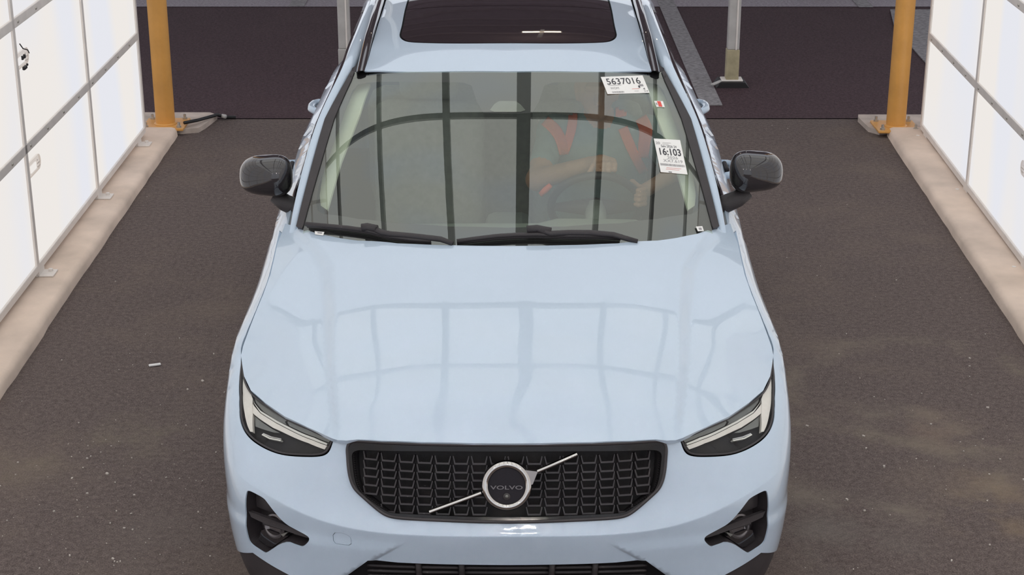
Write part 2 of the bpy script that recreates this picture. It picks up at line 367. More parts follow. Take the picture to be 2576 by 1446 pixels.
RFP=[(0,1.98,1.527),(0,2.12,1.558),(0,2.3,1.586),(0,2.7,1.614),(0,3.2,1.618),(0,3.8,1.59),(0,4.25,1.535),
 (.4,2.0,1.522),(.4,2.3,1.574),(.4,2.7,1.602),(.4,3.2,1.607),(.4,3.8,1.578),(.4,4.25,1.52),
 (.63,2.05,1.512),(.63,2.3,1.543),(.63,2.7,1.566),(.63,3.2,1.570),(.62,3.8,1.54),(.60,4.25,1.47),(.70,2.1,1.485),(.70,2.7,1.54),(.70,3.4,1.535),(.67,4.2,1.43)]
_r=np.array(sym(RFP)); RT=TPS(_r[:,:2],_r[:,2])
def roof(x,y): return np.stack([np.asarray(x,float),np.asarray(y,float),RT(x,y)],-1)
SDP=[]
for (y,sx,sz) in [(1.45,.911,.95),(1.7,.914,.985),(2.1,.922,1.0),(2.5,.930,1.02),(2.9,.930,1.035),(3.5,.912,1.06),(4.0,.875,1.08),(4.35,.80,1.085)]:
    SDP+=[(y,.20,sx-.055),(y,.35,sx-.03),(y,.55,sx-.008),(y,.75,sx+.001),(y,sz-.08,sx+.002),(y,sz,sx-.004),(y,sz+.035,sx-.022),(y,sz+.060,sx-.047),(y,sz+.078,sx-.080)]
_s=np.array(SDP).reshape(8,-1,3); _sy=_s[:,0,0]; _sq=np.linspace(1.45,4.35,59)
_s=nspline(_sy,_s.reshape(8,-1),_sq).reshape(-1,3); ST=TPS(_s[:,:2],_s[:,2],1e-5)
def side(sgn):
    def f(y,z):
        return np.stack([sgn*ST(y,z),np.asarray(y,float),np.asarray(z,float)],-1)
    return f
def normals_of(fn,a,b,out_dir,e=1e-4):
    n=np.cross(fn(a+e,b)-fn(a-e,b),fn(a,b+e)-fn(a,b-e)); n/=np.linalg.norm(n,axis=-1,keepdims=True)+1e-12
    o=out_dir(fn(a,b)); s=np.sign((n*o).sum(-1,keepdims=True)); s[s==0]=1
    return n*s
out_up=lambda P: np.broadcast_to(np.array([0,0,1.0]),P.shape)
def out_skin(P): q=P-np.array([0,SKC,.4]); return q*np.array([1,1,.35])
out_side=lambda P: P*np.array([1,0,0])
def offset(fn,out,d):
    def g(a,b):
        a=np.asarray(a,float); b=np.asarray(b,float); sh=a.shape
        A=np.atleast_1d(a); B=np.atleast_1d(b); P=fn(A,B)+normals_of(fn,A,B,out)*d
        return P.reshape(sh+(3,))
    return g
# picture pixel -> viewing ray of the calibrated camera (used to measure the car's outlines)
_ct,_st=math.cos(CAM_TH),math.sin(CAM_TH); CO=np.array([CAM_X,-CAM_D,CAM_H])
def ray(u,v):
    a=(u-1288)/CAM_F; b=(v-723)/CAM_F; return np.array([a,_ct-b*_st,-_st-b*_ct])
def aty(u,v,y): r=ray(u,v); return CO+r*(y-CO[1])/r[1]
def atz(u,v,z): r=ray(u,v); return CO+r*(z-CO[2])/r[2]
def _hit(g,u,v,t0=4.3,t1=8.5,n=260):
    r=ray(u,v); t=np.linspace(t0,t1,n); P=CO+t[:,None]*r; q=g(P); k=np.where((q[:-1]>0)&(q[1:]<=0))[0]
    if len(k)==0:
        i=int(np.argmin(np.abs(q))); return P[i]
    a,b=t[k[0]],t[k[0]+1]
    for _ in range(4):
        tt=np.linspace(a,b,9); q=g(CO+tt[:,None]*r); j=np.where(q<=0)[0]; j=j[0] if len(j) else 8
        j=max(j,1); a,b=tt[j-1],tt[j]
    return CO+(a+b)/2*r
def g_skin(P):
    return np.hypot(P[:,0],SKC-P[:,1])-skin_R(np.arctan2(P[:,0],SKC-P[:,1]),P[:,2])
def g_hood(P): return P[:,2]-hood(P[:,0],P[:,1])[:,2]
def g_ws(P): return P[:,2]-WT(P[:,0],P[:,1])
def g_rf(P): return P[:,2]-RT(P[:,0],P[:,1])
def g_wsin(d): return lambda P: P[:,2]-(WT(P[:,0],P[:,1])-d)
def px_skin(L):                      # pixels -> (phi, z)
    o=[]
    for u,v in L:
        p=_hit(g_skin,u,v,4.3,6.6); o.append((math.atan2(p[0],SKC-p[1]),p[2]))
    return o
def px_xy(L,g):
    return [tuple(_hit(g,u,v)[:2]) for u,v in L]
def resample(poly,h,closed=True):
    P=[np.array(p,float) for p in poly]; out=[]
    n=len(P)
    for i in range(n if closed else n-1):
        a,b=P[i],P[(i+1)%n]; d=np.linalg.norm(b-a); m=max(1,int(math.ceil(d/h)))
        for k in range(m): out.append(tuple(a+(b-a)*k/m))
    if not closed: out.append(tuple(P[-1]))
    return out
def smooth_poly(poly,it=2,closed=True):
    """Chaikin corner rounding"""
    for _ in range(it):
        q=[]; n=len(poly)
        if not closed: q.append(poly[0])
        for i in range(n if closed else n-1):
            a=np.array(poly[i]); b=np.array(poly[(i+1)%n]); q.append(tuple(.75*a+.25*b)); q.append(tuple(.25*a+.75*b))
        if not closed: q.append(poly[-1])
        poly=q
    return poly
def spl(pts,h=.010):
    """smooth open curve through the points"""
    P=np.array(pts,float); d=np.r_[0,np.cumsum(np.linalg.norm(np.diff(P,axis=0),axis=1))]; n=max(3,int(d[-1]/h)+1)
    # centripetal parameter keeps the curve close to the points
    t=np.r_[0,np.cumsum(np.maximum(np.linalg.norm(np.diff(P,axis=0),axis=1),1e-6)**.5)]
    q=np.linspace(0,t[-1],n); return [tuple(p) for p in nspline(t,P,q)]
def inside(poly,X,Y):
    P=np.asarray(poly); r=np.zeros(X.shape,bool); n=len(P); j=n-1
    for i in range(n):
        xi,yi=P[i]; xj,yj=P[j]
        c=((yi>Y)!=(yj>Y))&(X<(xj-xi)*(Y-yi)/(yj-yi+1e-15)+xi); r^=c; j=i
    return r
def seg_dist(poly,X,Y):
    P=np.asarray(poly); d=np.full(X.shape,1e9); n=len(P)
    for i in range(n):
        a=P[i]; b=P[(i+1)%n]; ab=b-a; t=((X-a[0])*ab[0]+(Y-a[1])*ab[1])/(ab@ab+1e-15); t=np.clip(t,0,1)
        d=np.minimum(d,np.hypot(X-a[0]-t*ab[0],Y-a[1]-t*ab[1]))
    return d
def panel(name,outline,holes,fn,out,h,mat,parent,thick=.012,he=None,lines=(),**k):
    """a sheet cut out of a smooth surface: outline and holes in surface coordinates"""
    he=he or h; loops=[resample(outline,he)]+[resample(q,he) for q in holes]
    V2=[];E=[]
    for lp in loops:
        b=len(V2); V2+=lp; E+=[(b+i,b+(i+1)%len(lp)) for i in range(len(lp))]
    A=np.array(loops[0]); lo,hi=A.min(0),A.max(0)
    gx,gy=np.meshgrid(np.arange(lo[0]+h/2,hi[0],h),np.arange(lo[1]+h/2,hi[1],h)); gx=gx+((np.arange(gx.shape[0])%2)*h/2)[:,None]
    gx=gx.ravel();gy=gy.ravel(); ok=inside(loops[0],gx,gy)
    for lp in loops[1:]: ok&=~inside(lp,gx,gy)
    gx,gy=gx[ok],gy[ok]; d=np.full(gx.shape,1e9)
    for lp in loops: d=np.minimum(d,seg_dist(lp,gx,gy))
    gx,gy=gx[d>.45*h],gy[d>.45*h]
    for ln in lines:                                        # feature lines the triangulation must follow
        a=np.array(resample(ln,he,False)); okl=inside(loops[0],a[:,0],a[:,1])
        for lp in loops[1:]: okl&=~inside(lp,a[:,0],a[:,1])
        dl=np.full(len(a),1e9)
        for lp in loops: dl=np.minimum(dl,seg_dist(lp,a[:,0],a[:,1]))
        okl&=dl>.3*he; b=len(V2); cnt_=-1; last=None
        for i_ in range(len(a)):
            if okl[i_]:
                V2.append(tuple(a[i_]))
                if last==i_-1: E.append((len(V2)-2,len(V2)-1))
                last=i_
        d=seg_dist(np.r_[a,a[::-1]],gx,gy); gx,gy=gx[d>.4*h],gy[d>.4*h]
    pts=[Vector(p) for p in V2]+[Vector((a,b)) for a,b in zip(gx,gy)]
    r=delaunay_2d_cdt(pts,E,[],0,1e-7); v=np.array([(p.x,p.y) for p in r[0]]); tri=np.array(r[2])
    c=v[tri].mean(1); ok=inside(loops[0],c[:,0],c[:,1])
    for lp in loops[1:]: ok&=~inside(lp,c[:,0],c[:,1])
    tri=tri[ok]
    P=fn(v[:,0],v[:,1]); N=normals_of(fn,v[:,0],v[:,1],out)
    fnm=np.cross(P[tri[:,1]]-P[tri[:,0]],P[tri[:,2]]-P[tri[:,0]]); fl=(fnm*N[tri].mean(1)).sum(1)<0
    tri[fl]=tri[fl][:,::-1]
    V=list(P); NN=list(N); Fc=[tuple(t) for t in tri]
    if thick:
        for lp in loops:
            a=np.array(lp); p=fn(a[:,0],a[:,1]); n=normals_of(fn,a[:,0],a[:,1],out); m=len(lp)
            area=.5*np.sum(a[:,0]*np.roll(a[:,1],-1)-np.roll(a[:,0],-1)*a[:,1]); ori=math.copysign(1,area)*(1 if lp is loops[0] else -1)
            t2=np.roll(a,-1,0)-np.roll(a,1,0); t2/=np.linalg.norm(t2,axis=1,keepdims=True)+1e-12
            o2=np.c_[t2[:,1],-t2[:,0]]*ori*1e-4; sd=fn(a[:,0]+o2[:,0],a[:,1]+o2[:,1])-p; sd-=n*(sd*n).sum(1,keepdims=True); sd/=np.linalg.norm(sd,axis=1,keepdims=True)+1e-12
            b=len(V); V+=list(p)+list(p-n*thick)
            NN+=list(sd)+list(sd)
            flip=(np.cross(np.roll(p,-1,0)-p,-n)*sd).sum()<0
            for i in range(m):
                q=(b+i,b+(i+1)%m,b+m+(i+1)%m,b+m+i); Fc.append(q[::-1] if flip else q)
    o=mobj(name,V,Fc,mat,parent,True,NN,**k); return o
def mir(poly): return [(-a,b) for a,b in poly][::-1]
def wall_loop(name,poly,fn,out,d0,d1,mat,parent,he=.02,back=True,closed=True,**k):
    """recess: wall along a loop from offset d0 to d1, with a back plate"""
    lp=resample(poly,he); a=np.array(lp); p=fn(a[:,0],a[:,1]); n=normals_of(fn,a[:,0],a[:,1],out); m=len(lp)
    V=list(p+n*d0)+list(p+n*d1); Fc=[(i,(i+1)%m,m+(i+1)%m,m+i) for i in range(m)]
    if back:
        r=delaunay_2d_cdt([Vector(q) for q in lp],[(i,(i+1)%m) for i in range(m)],[],1,1e-7)
        v=np.array([(q.x,q.y) for q in r[0]]); b=len(V); P=fn(v[:,0],v[:,1])+normals_of(fn,v[:,0],v[:,1],out)*d1
        V+=list(P); Fc+=[tuple(b+i for i in t) for t in r[2]]
    return mobj(name,V,Fc,mat,parent,False,**k)
def loft(name,curves,mat,parent,smooth=True,closed=False,**k):
    n=len(curves[0]); V=[p for c in curves for p in c]; Fc=[]
    for i in range(len(curves)-1+(1 if closed else 0)):
        j=(i+1)%len(curves)
        for q in range(n-1): Fc.append((i*n+q,i*n+q+1,j*n+q+1,j*n+q))
    mb=MB(); mb.add(V,Fc); return mb.build(name,mat,parent,smooth,angle=50,**k)
def text_mesh(txt,size=1.0,extrude=0.0,bold=0.0):
    c=bpy.data.curves.new('t','FONT'); c.body=txt; c.size=size; c.align_x='CENTER'; c.align_y='CENTER'; c.extrude=extrude; c.offset=bold; c.resolution_u=3
    o=bpy.data.objects.new('t',c); COL.objects.link(o); bpy.context.view_layer.update()
    me=o.evaluated_get(bpy.context.evaluated_depsgraph_get()).to_mesh()
    V=np.array([v.co[:] for v in me.vertices]); Fc=[tuple(p.vertices) for p in me.polygons]
    o.to_mesh_clear(); bpy.data.objects.remove(o); bpy.data.curves.remove(c)
    return V,Fc

# ================================================================== the place
def stru(o): o['kind']='structure'; return o
GX=[-9,12]
def ground(name,x0,x1,y0,y1,z,mat):
    return stru(mobj(name,[(x0,y0,z),(x1,y0,z),(x1,y1,z),(x0,y1,z)],[(0,1,2,3)],mat))
f=ground('floor',-9,12,-14,7.0,0,M['asphalt']); f['label']='dark worn asphalt lane through the light tunnel'
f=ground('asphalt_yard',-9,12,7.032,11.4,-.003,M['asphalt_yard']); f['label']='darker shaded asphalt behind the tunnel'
f=ground('asphalt_road',-25,30,11.05,60,.001,M['asphalt_far']); f['label']='paler grey asphalt at the far end'
f=stru(mobj('pavement_joint',[(-9,6.9,-.02),(12,6.9,-.02),(12,7.2,-.02),(-9,7.2,-.02)],[(0,1,2,3)],M['void']))
f['label']='dark joint between the two asphalt fields'
# painted lines
def line(name,poly,label,z=.004):
    V=[(x,y,z) for x,y in poly]+[(x,y,z-.006) for x,y in poly]; n=len(poly)
    return mobj('painted_line',V,[tuple(range(n))]+[(i,(i+1)%n,n+(i+1)%n,n+i) for i in range(n)],M['linepaint'],label=label,cat='road marking',group='painted lines behind the tunnel')
line('a',[(1.39,7.39),(1.545,7.39),(1.545,17),(1.39,17)],'long worn grey line painted on the asphalt beside the car')
line('b',[(1.27,9.2),(1.325,9.2),(1.325,17),(1.27,17)],'thin worn line close along the long painted line')
line('c',[(-2.06,11.06),(-1.92,11.06),(-1.92,17),(-2.06,17)],'short pale line at the top left beyond the dark asphalt',.006)
line('d',[(3.235,11.03),(3.37,11.03),(3.37,17),(3.235,17)],'short pale line at the top right beside the yellow post',.006)
mb=MB(); mb.prism([(3.30,7.6),(3.37,10.1),(3.50,10.9),(4.2,10.9),(4.2,10.2),(3.62,9.2),(3.55,7.6)],2,-.01,.006)
mb.build('concrete_gutter',M['linepaint'],label='pale grey gutter patch behind the right yellow post',cat='gutter')
mb=MB(); mb.box((2.97,11.50,.05),(.27,.22,.10),.02); mb.build('parking_stop',M['white_post'],label='white parking stop at the upper right edge of the yard',cat='parking stop')

# kerbs: low concrete slabs under the lit walls
def kerb(name,edge,label,s):
    ys=np.linspace(-7,6.56,110); mb=MB(); rows=[]
    for i,y in enumerate(ys):
        e=edge(y)+s*random.uniform(-.0025,.0025); j=random.uniform(-.002,.002)
        rows.append([(e,y,-.02),(e+s*.006,y,.036+j),(e+s*.018,y,.052+j),(e+s*.04,y,.060),(e+s*.62,y,.060),(e+s*.62,y,-.02)])
    V=[p for r in rows for p in r]; Fc=[]
    for i in range(len(ys)-1):
        for q in range(5): Fc.append((i*6+q,i*6+q+1,(i+1)*6+q+1,(i+1)*6+q))
    Fc.append(tuple(range(6))); Fc.append(tuple((len(ys)-1)*6+q for q in range(6)))
    mb.add(V,Fc); o=mb.build(name,M['concrete'],None,True,angle=40); o['label']=label; return stru(o)
kerb('trim_1',lambda y:-2.232-.0035*y*(y>3),'low concrete kerb under the left lit wall',-1)
kerb('trim_2',lambda y:2.351+.0325*y,'low concrete kerb under the right lit wall',1)
def pad(poly,label):
    mb=MB(); mb.prism(poly,2,-.02,.034); mb.build('concrete_pad',M['concrete2'],label=label,cat='pad')
pad([(-2.95,7.06),(-2.12,7.06),(-2.06,6.99),(-2.10,6.75),(-2.13,6.64),(-2.25,6.60),(-2.95,6.60)],'broken concrete pad under the left yellow post')
pad([(3.3,7.0),(2.455,7.0),(2.44,6.93),(2.46,6.66),(2.52,6.58),(2.6,6.60),(3.3,6.60)],'broken concrete pad under the right yellow post')

# lit walls: rows of glowing panels between metal rails
def lit_wall(name,origin,dirv,nrm,seams,z0,pitch,rows,label,latches,brackets):
    W=empty(name,(0,0,0)); W['kind']='structure'; W['label']=label
    dx,dy=dirv; nx,ny=nrm; T=.05
    ang=math.atan2(dy,dx)
    def P(s,t,z): return (origin[0]+dx*s+nx*t, origin[1]+dy*s+ny*t, z)
    Rz=Matrix.Rotation(ang,3,'Z')
    cache={}
    for i in range(len(seams)-1):
        a,b=seams[i],seams[i+1]
        for k in range(rows):
            key=(round(abs(b-a),3))
            if key not in cache:
                q=MB(); q.box((0,0,0),(abs(b-a)-.038,T,pitch-.044)); cache[key]=q.mesh('light_panel',M['panel'])
            o=inst('light_panel',cache[key],W,loc=P((a+b)/2,-T/2,z0+.022+pitch*(k+.5)-.022)); o.rotation_euler=(0,0,ang)
    s0,s1=seams[0],seams[-1]; 
    screw=MB(); screw.lathe([(.0001,.006),(.006,.006),(.009,.002),(.009,-.002)],10); sm=screw.mesh('screw',M['bolt'])
    Msc=Matrix.Rotation(ang,4,'Z')@Matrix.Rotation(math.pi/2,4,'X')
    for k in range(rows+1):
        z=z0+pitch*k; hgt=.050 if 0<k<rows else .040
        mb=MB(); mb.box(P((s0+s1)/2,-.015,z),(abs(s1-s0)+.012,.052,hgt),.004,Rz); mb.build('rail',M['rail'],W)
        if 0<k<4:
            s=min(s0,s1)+.16
            while s<max(s0,s1):
                if abs((s-s0))>0:
                    o=inst('screw',sm,W); sg=1 if (nx*math.sin(ang)-ny*math.cos(ang))>0 else -1
                    o.matrix_local=Matrix.Translation(P(s,.011,z))@Matrix.Rotation(ang,4,'Z')@Matrix.Rotation(math.pi/2*sg,4,'X')
                s+=.335
    for i,s in enumerate(seams):
        mb=MB(); mb.box(P(s,-.018,z0+pitch*rows/2),(.040,.058,pitch*rows),.002,Rz); mb.build('upright',M['rail'],W)
    # back sheet
    mb=MB(); mb.box(P((s0+s1)/2,-.085,z0+pitch*rows/2),(abs(s1-s0),.05,pitch*rows),0,Rz); mb.build('back_sheet',M['white_post'],W)
    for (s,z) in latches:
        mb=MB(); L=.20; r=.040; n=10
        poly=[(-.02,-r),(L-r,-r)]+[(L-r+r*math.sin(t),-r*math.cos(t)) for t in np.linspace(0,math.pi,n)]+[(-.02,r)]
        V=[];m=len(poly)
        for d in (0,.010): V+=[P(s+a,d,z+b) for a,b in poly]
        mb.add(V,[tuple(range(m))[::-1],tuple(range(m,2*m))]+[(i,(i+1)%m,m+(i+1)%m,m+i) for i in range(m)])
        lt=mb.build('latch',M['latch'],W)
        mb=MB(); mb.box(P(s+.05,.012,z),(.10,.006,.036),.002,Rz); mb.build('latch_slot',M['panel'],lt)
        mb=MB()
        for q in range(7): mb.box(P(s+.128+.018*(q%3),.012,z-.018+.018*(q//3)),(.008,.006,.008),.002,Rz)
        mb.build('latch_grip',M['rail'],lt)
    for s in brackets:
        mb=MB(); mb.box(P(s,.035,z0-.045),(.10,.09,.008),.002,Rz); mb.box(P(s,.004,z0-.022),(.10,.012,.05),.002,Rz)
        mb.lathe([(.012,0),(.012,.014),(.0001,.016)],8,None,P(s+.02,.05,z0-.042)); mb.build('foot_bracket',M['rail'],W)
    return W
LS=[6.31-1.352*i for i in range(10)]
lit_wall('wall_left',(-2.43,0),(0,1),(1,0),LS,.110,.633,6,'left wall of glowing white panels in grey metal rails',[(3.62,1.185),(3.64,.625)],[6.12,4.98,3.66,2.3])
kk=.02959; nn=math.hypot(kk,1)
RS=[6.47*nn-1.37*i for i in range(10)]
lit_wall('wall_right',(2.589,0),(kk/nn,1/nn),(-1/nn,kk/nn),RS,.090,.618,6,'right wall of glowing white panels in grey metal rails',[(3.80,.545)],[6.33,5.12,3.75,2.4])
# dark clip with a wire on the upper left latch
mb=MB(); mb.box((-2.412,3.675,1.195),(.012,.018,.020),.003); mb.box((-2.412,3.71,1.195),(.012,.018,.020),.003); mb.box((-2.412,3.70,1.140),(.014,.05,.018),.004); mb.box((-2.412,3.745,1.145),(.01,.012,.012),.003)
mb.tube([(-2.405,3.63,1.275),(-2.40,3.66,1.245),(-2.395,3.72,1.225),(-2.395,3.74,1.205)],.003,6)
mb.build('cable_clip',M['cable'],label='small black cable clip hooked on the upper latch of the left wall',cat='clip')

# ceiling of the light tunnel
CZ=4.02
C=empty('ceiling',(0,0,0)); C['kind']='structure'; C['label']='overhead grid of glowing panels and dark beams'
CX=[-2.62,-2.13,-1.26,-.46,.10,.76,1.58,2.38,2.86]; CY=[-5.2,-2.5,.10,2.72,4.15]
for i in range(len(CX)-1):
    for j in range(len(CY)-1):
        mb=MB(); mb.box(((CX[i]+CX[i+1])/2,(CY[j]+CY[j+1])/2,CZ+.03),(CX[i+1]-CX[i]-.04,CY[j+1]-CY[j]-.04,.05)); mb.build('ceiling_panel',M['ceil'],C)
BW=[.10,.05,.06,.06,.095,.06,.055,.05,.10]
for x,bw in zip(CX,BW):
    mb=MB(); mb.box((x,(CY[0]+CY[-1])/2,CZ-.02),(bw,CY[-1]-CY[0]+.1,.12),.006); mb.build('beam',M['beam'],C)
for y in CY:
    mb=MB(); mb.box(((CX[0]+CX[-1])/2,y,CZ-.015),(CX[-1]-CX[0],.07,.09),.006); mb.build('cross_beam',M['beam'],C)
# tube lamps under the ceiling
for n,(x,y,lab) in enumerate([(-2.02,-4.40,'warm twin tube lamp under the ceiling, left of the car'),(.11,-4.28,'warm twin tube lamp under the ceiling, over the middle of the lane'),(2.03,-4.42,'warm twin tube lamp under the ceiling, right of the car')]):
    t=empty('tube_lamp',(x,y,CZ-.42),label=lab,cat='lamp',group='tube lamps under the tunnel ceiling')
    mb=MB(); mb.box((0,0,.02),(.50,.12,.05),.008); mb.box((-.2,0,.20),(.02,.02,.36),.002); mb.box((.2,0,.20),(.02,.02,.36),.002); mb.build('housing',M['white_post'],t)
    for q in (-.105,.105):
        for yy in (0.0,):
            mb=MB(); mb.tube([(q-.075,yy,-.025),(q+.075,yy,-.025)],.011,10); mb.build('lamp_tube',M['tube2'],t,True)

# yellow pipe posts
def post(x,y,label):
    t=empty('pipe_post',(x,y,.034),label=label,cat='post',group='yellow pipe posts at the tunnel mouth')
    mb=MB(); mb.lathe([(.0655,.012),(.0655,3.98)],40); mb.build('pipe',M['yellow'],t,True,angle=40)
    mb=MB(); mb.box((0,0,.008),(.29,.29,.016),.003); mb.build('base_plate',M['yellow'],t)
    mb=MB(); mb.lathe([(.080,.014),(.074,.022),(.068,.027)],32); mb.build('weld_collar',M['yellow'],t,True)
    for sx in (-1,1):
        for sy in (-1,1):
            mb=MB(); mb.lathe([(.017,.016),(.017,.030),(.010,.031),(.010,.052),(.0001,.055)],6); b=mb.build('anchor_bolt',M['bolt'],t); b.location=(sx*.112,sy*.112,0)
post(-2.365,6.70,'yellow steel pipe post by the left lit wall')
post(2.640,6.64,'yellow steel pipe post by the right lit wall')
# white square posts with feet
def wpost(x,y,label,h=4.45,fw=.125,lug=True):
    t=empty('square_post',(x,y,-.003),label=label,cat='post',group='white square posts under the canopy')
    mb=MB(); mb.box((0,0,.28+h/2),(.088,.088,h),.008); mb.build('shaft',M['white_post'],t)
    mb=MB(); mb.box((.020,-.047,.28+h/2),(.012,.008,h),.002); mb.build('side_groove',M['rail'],t)
    mb=MB(); mb.box((0,0,.165),(.096,.096,.23),.006); mb.build('stained_sleeve',M['cream' if lug else 'white_post'],t)
    mb=MB(); mb.box((0,.0,.046),(min(.17,fw*1.3),.12,.012),.004); mb.build('foot_plate',M['rail'],t)
    mb=MB(); mb.prism([(-fw,0),(fw,0),(fw*.75,.04),(-fw*.75,.04)],1,-.10,.10); mb.build('rubber_foot',M['void'],t)
    if not lug: return
    mb=MB(); mb.box((-.12,-.09,.040),(.030,.15,.012),.004,Matrix.Rotation(-.6,3,'Z')); mb.build('foot_lug',M['white_post'],t)
wpost(1.685,8.02,'white square post standing right of the car')
wpost(-1.25,8.05,'white square post half hidden behind the left side of the car',fw=.06,lug=False)
# canopy over the yard, carried by the white posts
cn=empty('canopy',(0,0,0),label='dark canopy roof over the yard behind the tunnel',cat='canopy')
mb=MB(); mb.box((0.3,14.0,4.83),(16,13.0,.10),.01); mb.build('deck',M['canopy'],cn)
for y in (7.9,9.6,11.3,13.0,14.7,16.4,18.1,19.8):
    mb=MB(); mb.box((0.3,y,4.74),(16,.10,.14),.01); mb.build('purlin',M['canopy'],cn)
t=empty('tube_lamp',(.34,8.9,4.35),label='twin tube lamp hanging under the canopy behind the car',cat='lamp')
mb=MB(); mb.box((0,0,.29),(.05,.05,.26),.005); mb.box((0,0,-.03),(.04,.04,.30),.004); mb.build('stem',M['rail'],t)
for q in (-.115,.115):
    for yy in (-.05,.05):
        mb=MB(); mb.tube([(q-.09,yy,0),(q+.09,yy,0)],.014,8); mb.build('lamp_tube',M['tube'],t,True)
# cable on the pad
mb=MB(); mb.tube([(-2.22,6.62,.075),(-2.15,6.72,.066),(-2.10,6.84,.054),(-2.05,6.94,.048),(-2.01,6.99,.018),(-1.93,7.0,.012)],.012,8)
cb=empty('cable',(0,0,0),label='short black cable running off the left concrete pad',cat='cable'); mb.build('sheath',M['cable'],cb,True)
mb=MB(); mb.tube([(-2.02,6.97,.03),(-1.995,6.955,.03)],.016,8); mb.build('plug',M['white_post'],cb,True)
# loose grit
rg=random.Random(3); mb=MB()
def inlane(x,y): return -2.2<x<2.33+.0325*y and not (abs(x)<.98 and 0<y<4.6)
cnt=0
while cnt<380:
    if rg.random()<.5: x,y=rg.gauss(-1.55,.35),rg.gauss(1.1,.8)
    elif rg.random()<.5: x,y=rg.gauss(1.9,.45),rg.gauss(1.2,1.1)
    else: x,y=rg.uniform(-2.2,2.5),rg.uniform(-.6,6.9)
    if not inlane(x,y): continue
    s=abs(rg.gauss(0,.0022))+.0014; s=min(s,.008); a=rg.random()*3
    mb.box((x,y,s*.35),(s*rg.uniform(1,2.0),s,s*.8),0,Matrix.Rotation(a,3,'Z')); cnt+=1
mb.build('loose_grit',pm('pale_grit',(.55,.50,.45),.8,var=.3,vscale=40),label='pale grit scattered over the asphalt',cat='grit',kind='stuff')
mb=MB(); mb.box((-1.629,2.590,.006),(.055,.018,.008),.003,Matrix.Rotation(.35,3,'Z')); mb.build('paper_scrap',M['paper'],label='tiny white scrap on the asphalt left of the car',cat='scrap')

# ================================================================== the car
CAR=empty('car',(0,0,0),label='pale blue compact SUV with black grille and glass roof, parked in the light tunnel',cat='car')
_PH=np.linspace(.3,2.2,240)
def phi_y(y,z):
    yy=skin(_PH,np.full(240,z))[:,1]; k=int(np.argmax(yy>y)); return float(_PH[k-1]+(y-yy[k-1])/(yy[k]-yy[k-1]+1e-12)*(_PH[1]-_PH[0]))
FXS=2.0
def pl(L): return [(u+FXS,v) for u,v in L]
# --- measured outlines (left half, later mirrored)
HL_TOP=px_skin(pl([(606,908),(610,945),(628,986),(665,1017),(714,1051),(771,1078),(829,1104)]))
HL_LOW=px_skin(pl([(832,1107),(821,1131),(806,1141),(760,1143),(705,1138),(660,1120),(622,1090),(606,1055),(603,1000),(602,950)]))
HL=spl(HL_TOP)+spl(HL_LOW+[HL_TOP[0]])[:-1]
HLB=px_skin(pl([(836,1110),(825,1137),(808,1147),(760,1149),(703,1143),(656,1124),(618,1093),(602,1057),(600,1032)])); HLB=spl(HLB)   # body edge round the lamp
GR_OUT=px_skin([(1277,1120),(1192,1119),(1059,1116.5),(960,1112.5),(904,1109),(884,1112),(876,1125),(876,1147),(879,1183),(891,1223),(915,1249),(958,1286),(978,1297),(1003,1302),(1092,1307.5),(1192,1311.6),(1277,1313)])
GR_OUT=[(min(a,0),b) for a,b in GR_OUT]; GR_OUT[0]=(0,GR_OUT[0][1]); GR_OUT[-1]=(0,GR_OUT[-1][1])
GR_OUT=spl(GR_OUT,.008); GR_OUT=[(min(a,0.0),b) for a,b in GR_OUT]; ic=min(range(len(GR_OUT)),key=lambda i:GR_OUT[i][0]+.6*(.84-GR_OUT[i][1]))
GR_IN=px_skin([(1277,1135),(1126,1134.5),(1043,1134),(943,1132),(897,1133),(888,1141),(888,1160),(894,1206),(909,1238),(944,1266),(976,1287),(1009,1292),(1109,1297),(1192,1300),(1277,1301)])
GR_IN[0]=(0,GR_IN[0][1]); GR_IN[-1]=(0,GR_IN[-1][1])
GR_IN=spl(GR_IN,.008); GR_IN=[(min(a,0.0),b) for a,b in GR_IN]
def full(half): return half+[(-a,b) for a,b in half[::-1] if abs(a)>1e-9]
FOG=px_skin(pl([(617,1237),(623,1233),(637,1239),(661,1252),(670,1263),(689,1288),(715,1317),(744,1333),(771,1347),(777,1355),(773,1364),(759,1376),(748,1373),(713,1360),(671,1389),(663,1391),(652,1384),(628,1368),(621,1353),(616,1309),(615,1283)]))
LG_TOP=px_skin([(925,1410),(1000,1414.5),(1100,1418.5),(1277,1421)]); LG_TOP[-1]=(0,LG_TOP[-1][1])
PODIN=px_skin([(875,1446),(845,1468)])
LOWE=px_skin(pl([(634,1390),(680,1421),(716,1441),(760,1463),(806,1482)]))
ARC=lambda y0,z0,r,a0,a1,n: [(y0-r*math.cos(t),z0+r*math.sin(t)) for t in np.linspace(a0,a1,n)]
arch=ARC(.875,.355,.395,math.radians(-12),math.radians(192),30)            # (y,z) front to rear over the wheel
archp=[(-phi_y(y,z),z) for y,z in arch]
ia=next(i for i,(y,z) in enumerate(arch) if z>.60)
split=[HLB[-1],(-phi_y(.40,.765),.765),(-phi_y(.46,.72),.72),archp[ia]]
